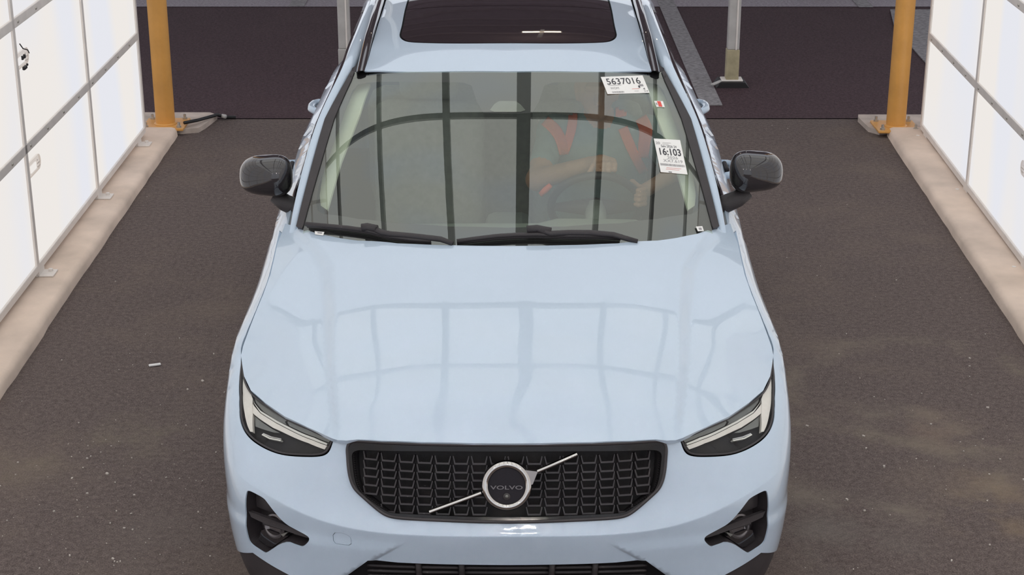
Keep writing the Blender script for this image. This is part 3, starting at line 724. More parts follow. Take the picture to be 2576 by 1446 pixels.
# --- front bumper
half=[GR_OUT[ic]]+[px_skin([(858,1112)])[0]]+HLB+split[1:]+archp[:ia][::-1]+[(-phi_y(.44,.285),.285)]+LOWE+[PODIN[1],PODIN[0]]+LG_TOP
gl=GR_OUT[ic:][::-1]                                  # centre bottom of grille -> left top corner
outl=half+[(-a,b) for a,b in half[::-1] if abs(a)>1e-9]
outl=outl+[(-a,b) for a,b in GR_OUT[ic+1:-1]]+[GR_OUT[-1]]+gl[1:-1]
towc=px_skin([(836,1339),(862,1340),(879,1348),(884,1356),(884,1372),(860,1370),(838,1366)])
clines=[]
for s in (-1,1):
    aa=np.linspace(.004,.98,80)
    for off in (-.012,-.004,0,.004,.012): clines.append([(s*a,float(crease_z(np.array(a)))+off) for a in aa])
    for off in (-.004,.004,.011,.018,.026):
        ln=[]
        for zz in np.linspace(.26,.53,50):
            xt=.30+(.52-zz)*1.35+off; ph=xt/1.1
            for _ in range(5): ph+=(xt-skin(np.array([ph]),np.array([zz]))[0,0])/1.15
            ln.append((s*ph,zz))
        clines.append(ln)
BUMP=panel('front_bumper',outl,[smooth_poly(FOG,2),mir(smooth_poly(FOG,2)),smooth_poly(towc,1)],skin,out_skin,.0105,M['paint'],CAR,.005,he=.009,lines=clines)
cx_,cy_=np.mean(towc,0)
panel('tow_eye_cover',[(cx_+(a-cx_)*.955,cy_+(b-cy_)*.95) for a,b in smooth_poly(towc,1)],[],offset(skin,out_skin,-.0005),out_skin,.02,M['paint'],BUMP,.01,he=.008)
# dark sheet added behind the gaps, standing in for the shade in them
wv=[(a,b) for a in np.linspace(-1.0,1.0,41) for b in np.linspace(.20,.80,13)]
A_=np.array(wv); P_=skin(A_[:,0],A_[:,1])-.085*normals_of(skin,A_[:,0],A_[:,1],out_skin)
mobj('gap_backing',P_,[(i*13+j,(i+1)*13+j,(i+1)*13+j+1,i*13+j+1) for i in range(40) for j in range(12)],M['void'],CAR)
# lower dark trim round the bottom corners
for s in (1,-1):
    q=[(-phi_y(.44,.285),.285)]+LOWE+[PODIN[1]]
    low=[(a*.99,.205+.01*i) for i,(a,b) in enumerate([])]
    poly=q+[(PODIN[1][0],.20),(-.75,.20),(-.95,.20),(-phi_y(.47,.22),.22)]
    poly=poly if s==1 else mir(poly)
    panel('lower_valance',poly,[],offset(skin,out_skin,-.006),out_skin,.03,M['trim'],CAR,.02,he=.02)
# --- lower grille
LG=[(0,LG_TOP[-1][1])]+LG_TOP[:-1][::-1]+PODIN+[(PODIN[1][0],.20),(0,.20)]
LGF=full(LG)
lgo=wall_loop('lower_grille',LGF,skin,out_skin,-.004,-.10,M['void'],CAR)
for k,zz in enumerate((.405,.385,.365,.345)):
    for (p0,p1) in ((-.36,-.235),(-.222,-.125),(-.11,.11),(.125,.222),(.235,.36)):
        a=np.linspace(p0,p1,14); pts=skin(a,np.full(14,zz))-.035*normals_of(skin,a,np.full(14,zz),out_skin)
        mb=MB(); mb.tube(pts,.0055,6); mb.build('grille_slat',M['trim'],lgo,True)
for p0 in (-.2285,-.1175,.1175,.2285):
    a=np.full(8,p0); zz=np.linspace(.21,.425,8); pts=skin(a,zz)-.03*normals_of(skin,a,zz,out_skin)
    mb=MB(); mb.tube(pts,.010,6); mb.build('grille_strut',M['trim'],lgo,True)
a=np.linspace(-.47,.47,40); zz=.325-.0*a; ps=skin(a,np.full(40,.325)); 
loft('chin_bar',[ps-.012*normals_of(skin,a,np.full(40,.325),out_skin),skin(a,np.full(40,.315))-.005*normals_of(skin,a,np.full(40,.315),out_skin),skin(a,np.full(40,.285))-.003*normals_of(skin,a,np.full(40,.285),out_skin),skin(a,np.full(40,.275))-.03*normals_of(skin,a,np.full(40,.275),out_skin)],M['trim'],lgo)
loft('front_splitter',[skin(a,np.full(40,zz))-dd*normals_of(skin,a,np.full(40,zz),out_skin) for zz,dd in ((.262,.03),(.255,.0),(.215,-.004),(.19,.03))],M['trim'],CAR)
# --- main grille
grl=wall_loop('grille',full(GR_IN),skin,out_skin,-.002,-.055,M['void'],CAR)
panel('grille_frame',full(GR_OUT),[full(GR_IN)],offset(skin,out_skin,.006),out_skin,.03,M['frame'],grl,.03,he=.010)
fr=np.array(resample(full(GR_OUT),.012)); fp=skin(fr[:,0],fr[:,1])+.004*normals_of(skin,fr[:,0],fr[:,1],out_skin)
mb=MB(); mb.tube(fp,.0055,8,closed=True); mb.build('grille_bead',M['black'],grl,True)
zr=[_hit(lambda P:np.hypot(P[:,0],SKC-P[:,1])-(skin_R(np.arctan2(P[:,0],SKC-P[:,1]),P[:,2])-.02),1277,v,4.3,6)[2] for v in (1150,1173,1193.5,1215,1236,1256.5,1277)]
pitch=.0560
def cell_mesh():
    mb=MB(); w=.0180; h=.0115
    prof=[(-w-.0075,h-.002),(-w-.0045,h),(-w+.001,-h+.0015),(w-.001,-h+.0015),(w+.0045,h),(w+.0075,h-.002),(w+.002,-h-.004),(-w-.002,-h-.004)]
    n=len(prof); V=[(a,b,0) for a,b in prof]+[(a*1.05,b-.002,-.022) for a,b in prof]
    quads=[(0,1,2,7),(7,2,3,6),(6,3,4,5)]
    mb.add(V,quads+[tuple(n+i for i in q[::-1]) for q in quads]+[(i,n+i,n+(i+1)%n,(i+1)%n) for i in range(n)])
    return mb.mesh('grille_cell',M['black'])
cm=cell_mesh(); gin=full(smooth_poly(GR_IN,1,False))
for k in range(16):
    xk=(k-7.5)*pitch
    for zz in zr:
        ph=math.atan2(xk,SKC-.06); 
        for _ in range(6):
            p=skin(np.array([ph]),np.array([zz]))[0]; ph+=(xk-p[0])/1.15
        cs=[(ph+du,zz+dv) for du in(-.020,.020) for dv in(-.012,.010)]
        ins=[bool(inside(gin,np.array([c[0]]),np.array([c[1]]))[0]) for c in cs]
        if sum(ins)<3 and not (sum(ins)==2 and zz==zr[-1] and abs(xk)<.33): continue
        if (xk/.083)**2+((zz-.690)/.083)**2<1: 
            if abs(xk)<.05: continue
        a_,b_=np.array([ph]),np.array([zz]); n=normals_of(skin,a_,b_,out_skin)[0]; p=skin(a_,b_)[0]-.014*n
        zl=np.array([0,0,1.0]); xl=np.cross(zl,n); xl/=np.linalg.norm(xl); zl=np.cross(n,xl)
        m4=Matrix(((xl[0],zl[0],n[0],p[0]),(xl[1],zl[1],n[1],p[1]),(xl[2],zl[2],n[2],p[2]),(0,0,0,1)))
        inst('grille_cell',cm,grl,m4)
# --- emblem
ec=_hit(g_skin,1272,1219,4.3,6); ea=np.array([0.0]); eb=np.array([ec[2]]); en=normals_of(skin,ea,eb,out_skin)[0]; ep=np.array([0,skin(ea,eb)[0,1],ec[2]])+en*.006
ex=np.array([1.0,0,0]); ez=np.cross(en,ex); ez/=np.linalg.norm(ez); ez*=np.sign(ez[2])
EM4=Matrix(((ex[0],ez[0],en[0],ep[0]),(ex[1],ez[1],en[1],ep[1]),(ex[2],ez[2],en[2],ep[2]),(0,0,0,1)))
EMB=empty('emblem',parent=CAR); EMB.matrix_local=EM4; EMB['label']='round chrome ring badge with arrow on the grille'
def lead(p): return p
mb=MB(); ro,ri=.0765,.0560
mb.lathe([(ri,.000),(ri,.012),(ri+.003,.016),((ro+ri)/2,.0185),(ro-.003,.015),(ro,.010),(ro,-.01)],64); mb.build('ring',M['chrome'],EMB,True,angle=60)
mb=MB(); mb.add([((ri+.001)*math.cos(t),(ri+.001)*math.sin(t),.008) for t in np.linspace(0,2*math.pi,49)[:-1]],[tuple(range(48))]); mb.lathe([(ri+.004,-.02),(ri+.004,.007)],48); mb.build('disc',M['badge'],EMB)
V,Fc=text_mesh('VOLVO',.021,.0008,.0004); V[:,0]*=.099/np.ptp(V[:,0]); V[:,1]*=.0125/np.ptp(V[:,1]); V=V+np.array([0,-.006,.0092]); mobj('lettering',V,Fc,M['dark_chrome'],EMB)
mb=MB(); mb.lathe([(.012,.008),(.011,.011),(.007,.0125)],20,None,(0,-.033,0)); mb.build('camera_housing',M['black'],EMB,True)
mb=MB(); mb.lathe([(.0065,.012),(.004,.015),(.0001,.0158)],16,None,(0,-.032,0)); mb.build('camera_lens',M['grey_reflector'],EMB,True)
mb=MB(); arr=[(.046,.044),(.052,.050),(.092,.045),(.093,.042),(.079,.006),(.074,.004),(.066,.020),(.058,.034)]
n=len(arr); mb.add([(a,b,.015) for a,b in arr]+[(a,b,-.004) for a,b in arr],[tuple(range(n)),tuple(range(n,2*n))[::-1]]+[(i,(i+1)%n,n+(i+1)%n,n+i) for i in range(n)]); mb.build('arrow',M['arrow'],EMB)
def bar(p0,p1,wd):
    a=_hit(g_skin,*p0,4.3,6); b=_hit(g_skin,*p1,4.3,6); Mi=EM4.inverted(); A=Mi@Vector(a); B=Mi@Vector(b); A.z=.001+A.z*0+.0; B.z=.0
    n=10; pts=[]
    q0=px_skin([p0])[0]; q1=px_skin([p1])[0]
    aa=np.linspace(q0[0],q1[0],n); bb=np.linspace(q0[1],q1[1],n); P=skin(aa,bb)+.006*normals_of(skin,aa,bb,out_skin)
    loc=[Mi@Vector(p) for p in P]; d=(loc[-1]-loc[0]).normalized(); sd=Vector((-d.y,d.x,0))
    cs=[[l+sd*wd+Vector((0,0,-.012)) for l in loc],[l+sd*wd for l in loc],[l+sd*wd*.3+Vector((0,0,.004)) for l in loc],[l-sd*wd*.3+Vector((0,0,.004)) for l in loc],[l-sd*wd for l in loc],[l-sd*wd+Vector((0,0,-.012)) for l in loc]]
    return loft('diagonal_bar',cs,M['chrome'],EMB,smooth=False)
bar((1081,1288),(1211,1239),.0062); bar((1352,1185),(1452,1142),.0062)
# --- headlights
def hp(L): return px_skin(pl(L))
DRL_HEAD=hp([(609,935),(613,962),(626,985),(631,1000),(631,1040),(631,1084),(624,1083),(618,1070),(610,1035),(606,985)])
DRL_H1=hp([(629,1010),(650,1036),(690,1062),(735,1086),(780,1106),(817,1121),(811,1130),(770,1113),(725,1094),(680,1072),(648,1050),(630,1035)])
DRL_H2=hp([(631,1003),(651,1030),(692,1056),(740,1081),(785,1100),(818,1115),(817,1119),(780,1104.5),(735,1084.5),(690,1060.5),(651,1035)])
REFL_T=hp([(633,992),(650,1004),(672,1022),(714,1051.5),(708,1056),(712,1064),(690,1054),(655,1029),(636,1005)])
REFL_T2=hp([(716,1053.5),(771,1079),(826,1104),(819,1113),(785,1098),(740,1078),(719,1067),(714,1058)])
REFL_L=hp([(632,1039),(648,1053),(676,1073),(694,1083),(680,1082),(655,1074),(633,1066)])
LAMP1=hp([(653,1087),(672,1097),(700,1103),(697,1106),(670,1100.5),(651,1090)])
LAMP2=hp([(655,1084.5),(675,1093.5),(700,1099.5),(699,1101.5),(673,1096),(653,1087)])
for s in (1,-1):
    fl=(lambda q:q) if s==1 else mir
    H=empty('headlight',parent=CAR); H['label']='headlight with white T-shaped light guide'
    wall_loop('lamp_housing',fl(HL),skin,out_skin,-.003,-.05,M['gloss_black'],H,back=False)
    bez=offset(skin,out_skin,-.024)
    hl_in=[tuple(np.array(np.mean(HL,0))+(np.array(p)-np.mean(HL,0))*.985) for p in HL]
    panel('dark_bezel',fl(hl_in),[],offset(skin,out_skin,-.030),out_skin,.03,M['void'],H,0,he=.015)
    for nm,pg,mt,d in (('reflector',REFL_T,'grey_reflector',-.014),('reflector',REFL_T2,'grey_reflector',-.014),('reflector',REFL_L,'grey_reflector',-.018),('light_guide',DRL_HEAD,'drl',-.007),('light_guide',DRL_H1,'drl',-.009),('light_guide',DRL_H2,'drl2',-.007),('lamp_strip',LAMP1,'drl2',-.012),('lamp_strip',LAMP2,'chrome',-.013)):
        panel(nm,fl(pg),[],offset(skin,out_skin,d),out_skin,.012,M[mt],H,.012,he=.008)
    panel('lens',fl([tuple(np.array(np.mean(HL,0))+(np.array(p)-np.mean(HL,0))*.992) for p in HL]),[],offset(skin,out_skin,-.002),out_skin,.03,M['lens'],H,0,he=.015)
    bd=np.array(resample(fl(HL),.012)); bp_=skin(bd[:,0],bd[:,1])-.003*normals_of(skin,bd[:,0],bd[:,1],out_skin)
    mb=MB(); mb.tube(bp_,.0034,6,closed=True); mb.build('seal',M['black'],H,True)
# --- fog vents
FIN=px_skin(pl([(618,1288),(640,1296),(680,1311),(720,1326),(772,1348),(776,1356),(760,1352),(715,1337),(660,1318),(625,1302)]))
for s in (1,-1):
    fl=(lambda q:q) if s==1 else mir
    FV=wall_loop('fog_vent',fl(smooth_poly(FOG,2)),skin,out_skin,-.0045,-.065,M['black'],CAR,he=.012)
    panel('fin',fl(FIN),[],offset(skin,out_skin,-.008),out_skin,.015,M['trim'],FV,.012,he=.01)
    fac=px_skin(pl([(655,1342),(690,1356),(710,1361),(668,1388),(655,1385),(632,1368),(640,1345)]))
    panel('gloss_facet',fl(fac),[],offset(skin,out_skin,-.030),out_skin,.02,M['gloss_black'],FV,.01,he=.01)
    fac=px_skin(pl([(619,1240),(637,1243),(660,1256),(690,1296),(708,1316),(660,1301),(620,1285)]))
    panel('upper_facet',fl(fac),[],offset(skin,out_skin,-.040),out_skin,.02,M['black'],FV,.01,he=.01)
    fac=px_skin(pl([(716,1338),(768,1357),(756,1371),(722,1358)]))
    panel('inner_pocket',fl(fac),[],offset(skin,out_skin,-.040),out_skin,.02,M['gloss_black'],FV,.01,he=.01)
    c=np.array(px_skin(pl([(672,1330)]))[0])*np.array([s,1]); a_,b_=np.array([c[0]]),np.array([c[1]]); n=normals_of(skin,a_,b_,out_skin)[0]; p=skin(a_,b_)[0]-.045*n
    xl=np.cross([0,0,1.0],n); xl/=np.linalg.norm(xl); zl=np.cross(n,xl)
    m4=Matrix(((xl[0],zl[0],n[0],p[0]),(xl[1],zl[1],n[1],p[1]),(xl[2],zl[2],n[2],p[2]),(0,0,0,1)))
    mb=MB(); mb.lathe([(.040,0),(.040,.012),(.034,.015),(.024,.006),(.0001,.010)],28); fo=mb.build('fog_lamp',M['dark_chrome'],FV,True,angle=40); fo.matrix_local=m4; 
    mb=MB(); mb.box((0,0,.012),(.085,.008,.010),.003); mb.box((.028,-.012,.010),(.008,.03,.010),.003); mb.box((-.03,.014,.010),(.03,.008,.010),.003); fo2=mb.build('bracket',M['trim'],FV); fo2.matrix_local=m4
    f0=px_skin(pl([(699,1347),(716,1341),(705,1354)])); 
    panel('bracket_foot',fl(f0),[],offset(skin,out_skin,-.012),out_skin,.02,M['grey_reflector'],FV,.02,he=.01)
# --- hood
gapc=[(.890,.64),(.8885,.68),(.872,.80),(.8535,.95),(.845,1.08),(.8465,1.2),(.850,1.33),(.856,1.50)]
hf=px_xy([(1277,1115),(1192,1114.5),(1059,1112),(960,1108.5),(900,1105),(872,1108),(850,1107),(832,1101)]+pl([(771,1074),(714,1047),(665,1013),(629,982),(612,946),(607,915)]),g_hood)
hf[0]=(0,hf[0][1])
hr=px_xy([(717,562),(735,567),(765,577),(800,588),(850,598),(900,605),(1000,612),(1100,616),(1200,618),(1277,618.5)],g_hood); hr[-1]=(0,hr[-1][1])
hh=hf+[(-a,b) for a,b in gapc if b<hr[0][1]-.02 and b>hf[-1][1]+.01]+hr
panel('hood',full(hh),[],hood,out_up,.0135,M['paint'],CAR,.016,he=.012)
# --- fenders
for s in (1,-1):
    fl=(lambda q:q) if s==1 else mir
    gp=[]
    for a_g,b_g in [(.890,.67),(.8815,.735),(.872,.80),(.8625,.87),(.8535,.95),(.847,1.02),(.845,1.08),(.8465,1.2),(.850,1.33),(.853,1.45)]:
        z0_,z1_=.80,1.10                                   # height where the skin has come in to the hood gap
        for _ in range(26):
            zm=(z0_+z1_)/2; xm=abs(skin(np.array([phi_y(b_g,zm)]),np.array([zm]))[0,0])
            if xm>a_g+.0045: z0_=zm
            else: z1_=zm
        gp.append((-phi_y(b_g,zm),zm))
    tip=px_skin(pl([(604,905)]))[0]
    fo=[tip]+gp+[(-phi_y(1.452,z),z) for z in np.linspace(1.0,.26,10)]+[(-phi_y(1.30,.24),.24)]+archp[ia:][::-1]+split[1:-1][::-1]+[HLB[-1]]+px_skin(pl([(600,1000),(600,955)]))
    panel('fender',fl(fo),[],skin,out_skin,.03,M['paint'],CAR,.02,he=.015)
    # wheel arch liner
    mb=MB(); r=.39; P0=[];P1=[]
    for t in np.linspace(-.35,math.pi+.35,30):
        P0.append((-s*.92,.875-r*math.cos(t),.355+r*math.sin(t))); P1.append((-s*.60,.875-r*math.cos(t),.355+r*math.sin(t)))
    mb.add(P0+P1,[(i,i+1,31+i,30+i) for i in range(29)]); mb.build('wheel_arch_liner',M['void'],CAR)
# --- doors, sides, rear
def yz_poly(s,poly,nm,mat,th=.02,par=CAR,holes=[]):
    f=side(-s); return panel(nm,poly,holes,f,out_side,.045,mat,par,th,he=.03)
belt=lambda y: float(np.interp(y,[1.45,1.7,2.1,2.5,2.9,3.5,4.0,4.35],[1.028,1.063,1.078,1.098,1.113,1.138,1.158,1.163]))
def bl(y0,y1,n=8): return [(y,belt(y)) for y in np.linspace(y0,y1,n)]
rarch=ARC(3.575,.355,.395,math.radians(-12),math.radians(192),24)
for s in (1,-1):
    d1=yz_poly(s,bl(1.458,2.615)[::1]+[(2.625,.9),(2.63,.30),(1.53,.30),(1.458,.5)],'front_door',M['paint'])
    d2=yz_poly(s,bl(2.622,3.50)+[(3.50,.95),(3.42,.80)]+[(y,z) for y,z in rarch if y<3.42 and z>.33][::-1]+[(3.16,.30),(2.64,.30),(2.635,.9)],'rear_door',M['paint'])
    ra=[(y,z) for y,z in rarch]
    q=bl(3.507,4.34)+[(4.34,.40),(4.00,.30)]+[(y,z) for y,z in ra[::-1] if y>3.42 or z>.78]+[(3.427,.80),(3.507,.95)]
    yz_poly(s,q,'rear_quarter',M['paint'])
    yz_poly(s,[(1.50,.29),(2.3,.29),(3.15,.29),(3.15,.20),(2.3,.20),(1.36,.20)],'sill_trim',M['trim'])
    for (dd,yy,zz) in ((d1,2.40,1.0),(d2,3.47,1.0)):
        x0=float(ST(yy,zz)[0]); mb=MB()
        P=[(-s*(x0-.012),yy-.10,zz),(-s*(x0+.022),yy-.085,zz),(-s*(x0+.042),yy-.05,zz+.001),(-s*(x0+.046),yy,zz+.002),(-s*(x0+.042),yy+.05,zz+.001),(-s*(x0+.022),yy+.085,zz),(-s*(x0-.012),yy+.10,zz)]
        mb.tube(P,[.014,.017,.019,.020,.019,.017,.014],12); mb.build('door_handle',M['paint'],dd,True)
        mb=MB(); mb.box((-s*(x0+.004),yy,zz),(.02,.11,.045),.008); mb.build('handle_shade',M['void'],dd)  # raised dark block standing in for the shade behind the handle
    mb=MB(); r=.39; P0=[];P1=[]
    for t in np.linspace(-.35,math.pi+.35,30):
        P0.append((-s*.90,3.575-r*math.cos(t),.355+r*math.sin(t))); P1.append((-s*.60,3.575-r*math.cos(t),.355+r*math.sin(t)))
    mb.add(P0+P1,[(i,i+1,31+i,30+i) for i in range(29)]); mb.build('wheel_arch_liner',M['void'],CAR)
# --- A pillars and roof sides
PI=[(747,562),(766,486),(785,414),(817,300),(849,240),(870,203),(884,178)]
PO=[(731,566),(748,486),(765,414),(799,300),(829,240),(850,199),(866,165)]
inn=[_hit(g_ws,u,v) for u,v in PI]
out_=[aty(u,v,p[1]+.012) for (u,v),p in zip(PO,inn)]
inn=[inn[0]+np.array([-.012,-.05,-.10])]+inn; out_=[out_[0]+np.array([-.012,-.05,-.10])]+out_
RI=[(901,140),(917,100),(934,50),(950,0)]; RO=[(872,135),(886,100),(906,50),(926,0)]
inr=[_hit(g_rf,u,v) for u,v in RI]; outr=[aty(u,v,p[1]+.02) for (u,v),p in zip(RO,inr)]
inn+=inr; out_+=outr
ly=inn[-1][1]
for yy,ox in ((3.3,.655),(3.7,.645),(4.2,.61)):
    inn.append(np.array([-ox+.045,yy,float(RT(ox-.045,yy)[0])])); out_.append(np.array([-ox-.035,yy,float(RT(ox,yy)[0])-.035]))
for p in out_:
    p[2]=min(p[2],1.62)
def crv(P,n=60):
    P=np.array(P); d=np.r_[0,np.cumsum(np.linalg.norm(np.diff(P,axis=0),axis=1))]; t=np.linspace(0,d[-1],n)
    # Catmull-Rom style smoothing
    Q=np.stack([np.interp(t,d,P[:,k]) for k in range(3)],1)
    for _ in range(6): Q[1:-1]=.25*Q[:-2]+.5*Q[1:-1]+.25*Q[2:]
    return Q
I_=crv(inn); O_=crv(out_); MID=.5*I_+.5*O_+np.array([-.006,-.003,.010]); O2=O_+np.array([-.010,.004,-.030]); O3=O_+np.array([.02,.02,-.075]); I2=I_+np.array([.004,0,-.012])
SGN=np.array([-1,1,1])
for s in (1,-1):
    f=(lambda C: C) if s==1 else (lambda C: C*SGN)
    loft('roof_pillar',[f(I2),f(I_),f(.75*I_+.25*O_+np.array([-.003,-.002,.007])),f(MID),f(.25*I_+.75*O_+np.array([-.008,-.002,.006])),f(O_),f(O2)],M['paint'],CAR)
    # side window glass between belt and roof rail
    k0=8
    T_=O2[k0:]+np.array([.006,0,.004]); B_=np.array([[-float(ST(p[1],belt(p[1]))[0])+.006,p[1],min(belt(p[1])-.006,p[2]-.02)] for p in T_])
    cs=[f(T_+(B_-T_)*t+np.array([-.012*math.sin(t*math.pi),0,0])) for t in (0,.25,.5,.75,1)]
    loft('side_window',cs,M['side_glass'],CAR)
    loft('window_seal',[f(O2),f(O2+np.array([-.006,.002,-.012])),f(O3+np.array([-.02,0,.03]))],M['black'],CAR)
    loft('belt_moulding',[f(B_+np.array([.006,0,.016])),f(B_+np.array([-.010,0,.014])),f(B_+np.array([-.018,0,.0]))],M['gloss_black'],CAR)
    # trim strip beside the windshield
    q=px_xy([(746,570),(748,563),(767,486),(786,414),(818,300),(850,240),(872,201),(884,179),(892,182),(884,203),(867,240),(841,300),(807,414),(786,486),(764,568),(761,576)],g_ws)
    q=[(max(a,-.80),b) for a,b in q]
    panel('windshield_trim',q if s==1 else mir(q),[],offset(wshield,out_up,.004),out_up,.02,M['trim'],CAR,.02,he=.015)
    # roof rail
    rp=[_hit(g_rf,u,v) for u,v in [(907,181),(912,160),(918,138),(928,100),(943,50),(959,0)]]+[np.array([-.60,y,float(RT(.60,y)[0])]) for y in (3.3,3.7,4.0)]
    rc=crv(rp,50); zl=np.interp(np.arange(50),[0,4,10,46,49],[.002,.010,.022,.022,.002]); W_=.019
    up=np.c_[np.zeros(50),np.zeros(50),zl]
    loft('roof_rail',[f(rc+np.array([W_,0,-.01])),f(rc+up+np.array([W_*.95,0,-.004])),f(rc+up+np.array([W_*.5,0,.003])),f(rc+up+np.array([-W_*.5,0,.003])),f(rc+up+np.array([-W_*.95,0,-.004])),f(rc+np.array([-W_,0,-.012]))],M['gloss_black'],CAR)
    loft('roof_ditch',[f(rc+np.array([.030,0,-.004])),f(rc+np.array([.022,0,-.02])),f(rc+np.array([-.03,0,-.024])),f(rc+np.array([-.042,0,-.016]))],M['black'],CAR)
# --- roof with glass
rl=px_xy([(917,178.5),(929,140),(940,100),(955,50),(972,0)],g_rf)
rl=[(rl[0][0],rl[0][1])]+rl[1:]+[(-.575,3.3),(-.57,3.8),(-.55,4.25),(0,4.27)]
tf=px_xy([(1277,179.5),(1100,180),(1000,180)],g_rf); tf[0]=(0,tf[0][1])
rhalf=tf+rl
SR=px_xy([(1277,109),(1150,109.5),(1035,106.5),(1016,102),(1006,93),(1009,70),(1017,30),(1025,0)],g_rf); SR[0]=(0,SR[0][1])
SR=spl(SR,.02); SR[0]=(0,SR[0][1])
SRo=SR+[(-.43,3.2),(-.42,3.62),(-.38,3.68),(0,3.70)]
panel('roof_panel',full(rhalf),[full(SRo)],roof,out_up,.035,M['paint'],CAR,.006,he=.02)
ins_=lambda q,k=.985,c=(0,2.95): [(c[0]+(a-c[0])*k,c[1]+(b-c[1])*k) for a,b in q]
yb_=px_xy([(1277,14)],g_rf)[0][1]
fg=full(ins_(SRo)); 
g1=[(a,b) for a,b in resample(ins_(SRo),.03,False) if b<yb_-.004]; g2=[(a,b) for a,b in resample(ins_(SRo),.03,False) if b>yb_+.012]
g1=[(0,g1[0][1])]+g1+[(g1[-1][0],yb_-.004),(0,yb_-.004)]; g2=[(0,yb_+.012),(g2[0][0],yb_+.012)]+g2
panel('sunroof_glass',full(g1),[],offset(roof,out_up,-.001),out_up,.05,M['roof_glass'],CAR,.012,he=.03)
panel('rear_roof_glass',full(g2),[],offset(roof,out_up,-.003),out_up,.05,M['roof_glass'],CAR,.012,he=.03)
panel('sunroof_frame',full([(a*1.01,b+(.0 if b>2.9 else -.005)) for a,b in SRo]),[],offset(roof,out_up,-.016),out_up,.06,M['void'],CAR,0,he=.04)
panel('headliner',full([(0,2.03),(-.56,2.06),(-.57,3.8),(0,4.1)]),[],offset(roof,out_up,-.045),out_up,.08,M['headliner'],CAR,0,he=.06)  # unseen roof lining, added pale to bounce light into the cabin
# --- tail
def tail(x,z):
    x=np.asarray(x,float); z=np.asarray(z,float); return np.stack([x,4.43-.10*(np.abs(x)/.85)**4-.5*np.clip(z-1.05,0,1)-.12*np.clip(.55-z,0,1),z],-1)
panel('tailgate',full([(0,1.535),(-.55,1.50),(-.66,1.40),(-.80,1.12),(-.84,.95),(-.85,.5),(-.80,.25),(0,.22)]),[full([(0,1.455),(-.51,1.425),(-.65,1.155),(0,1.135)])],tail,lambda P:np.broadcast_to(np.array([0,1.0,0]),P.shape),.06,M['paint'],CAR,.02,he=.04)
panel('rear_window',full([(0,1.46),(-.52,1.43),(-.66,1.15),(0,1.13)]),[],offset(tail,lambda P:np.broadcast_to(np.array([0,1.0,0]),P.shape),.006),lambda P:np.broadcast_to(np.array([0,1.0,0]),P.shape),.06,M['side_glass'],CAR,.01,he=.04)
mb=MB(); mb.box((0,2.3,.24),(1.5,3.9,.06),.01); mb.build('underbody',M['void'],CAR)  # unseen dark floor box, added to stop light leaking in from below
# --- wheels
def wheel(x,y,s):
    w=empty('wheel',(x,y,.358),parent=CAR); Mx=Matrix.Rotation(math.pi/2*s,3,'Y')
    R=.358
    mb=MB(); mb.lathe([(.235,-.105),(.300,-.115),(.340,-.108),(R-.004,-.085),(R,-.05),(R,.05),(R-.004,.085),(.340,.108),(.300,.115),(.235,.105)],48,Mx); mb.build('tyre',M['rubber'],w,True,angle=50)
    mb=MB(); mb.lathe([(.236,-.09),(.24,.095),(.228,.10),(.215,.06),(.20,.03),(.19,-.05),(.0001,-.05)],40,Mx); mb.build('rim',M['alloy'],w,True,angle=40)
    for k in range(5):
        a=2*math.pi*k/5; q=MB(); q.box((.12,0,.065),(.20,.055,.03),.008); V=[Mx@(Matrix.Rotation(a,3,'Z')@Vector(v)) for v in q.V]; mb=MB(); mb.add(V,q.F); mb.build('spoke',M['gloss_black'],w)
    mb=MB(); mb.lathe([(.06,.05),(.055,.09),(.0001,.092)],20,Mx); mb.build('hub_cap',M['gloss_black'],w,True,angle=40)
for sx in (-1,1):
    for y in (.875,3.575): wheel(sx*.81,y,sx)
# --- windshield
gl_=px_xy([(1277,181),(1100,181),(1000,181.5),(884,182),(864,245),(838,304),(805,416),(783,490),(763,570)],g_ws); gl_[0]=(0,gl_[0][1])
gl_=gl_+[(-.755,1.29),(-.65,1.17),(-.45,1.09),(-.2,1.06),(0,1.055)]
WS=panel('windshield',full(gl_),[],wshield,out_up,.05,M['glass'],CAR,0,he=.03)
fi=px_xy([(1335,283),(1277,284),(1216,282),(1200,255),(1186,213),(1165,205.5),(1050,205),(925,206),(900,211),(886,226),(860,300),(828,390),(800,468),(794,510),(799,529),(815,537),(900,549),(994,560),(1132,568),(1277,571)],g_ws)
fi=fi[1:]; fi[0]=(0,fi[0][1]); fi[-1]=(0,fi[-1][1])
panel('frit_band',full(gl_),[full(fi)],offset(wshield,out_up,-.004),out_up,.05,M['frit'],WS,0,he=.02)
mb=MB(); sc=[_hit(g_wsin(.0025),u,v) for u,v in [(1232,277),(1243,262),(1255,254),(1297,254),(1309,262),(1322,277),(1310,281),(1244,281)]]
n=len(sc); mb.add([tuple(p) for p in sc]+[tuple(p+np.array([0,.004,-.006])) for p in sc],[tuple(range(n)),tuple(range(n,2*n))[::-1]]+[(i,(i+1)%n,n+(i+1)%n,n+i) for i in range(n)]); mb.build('sensor_cover',M['grey_reflector'],CAR)
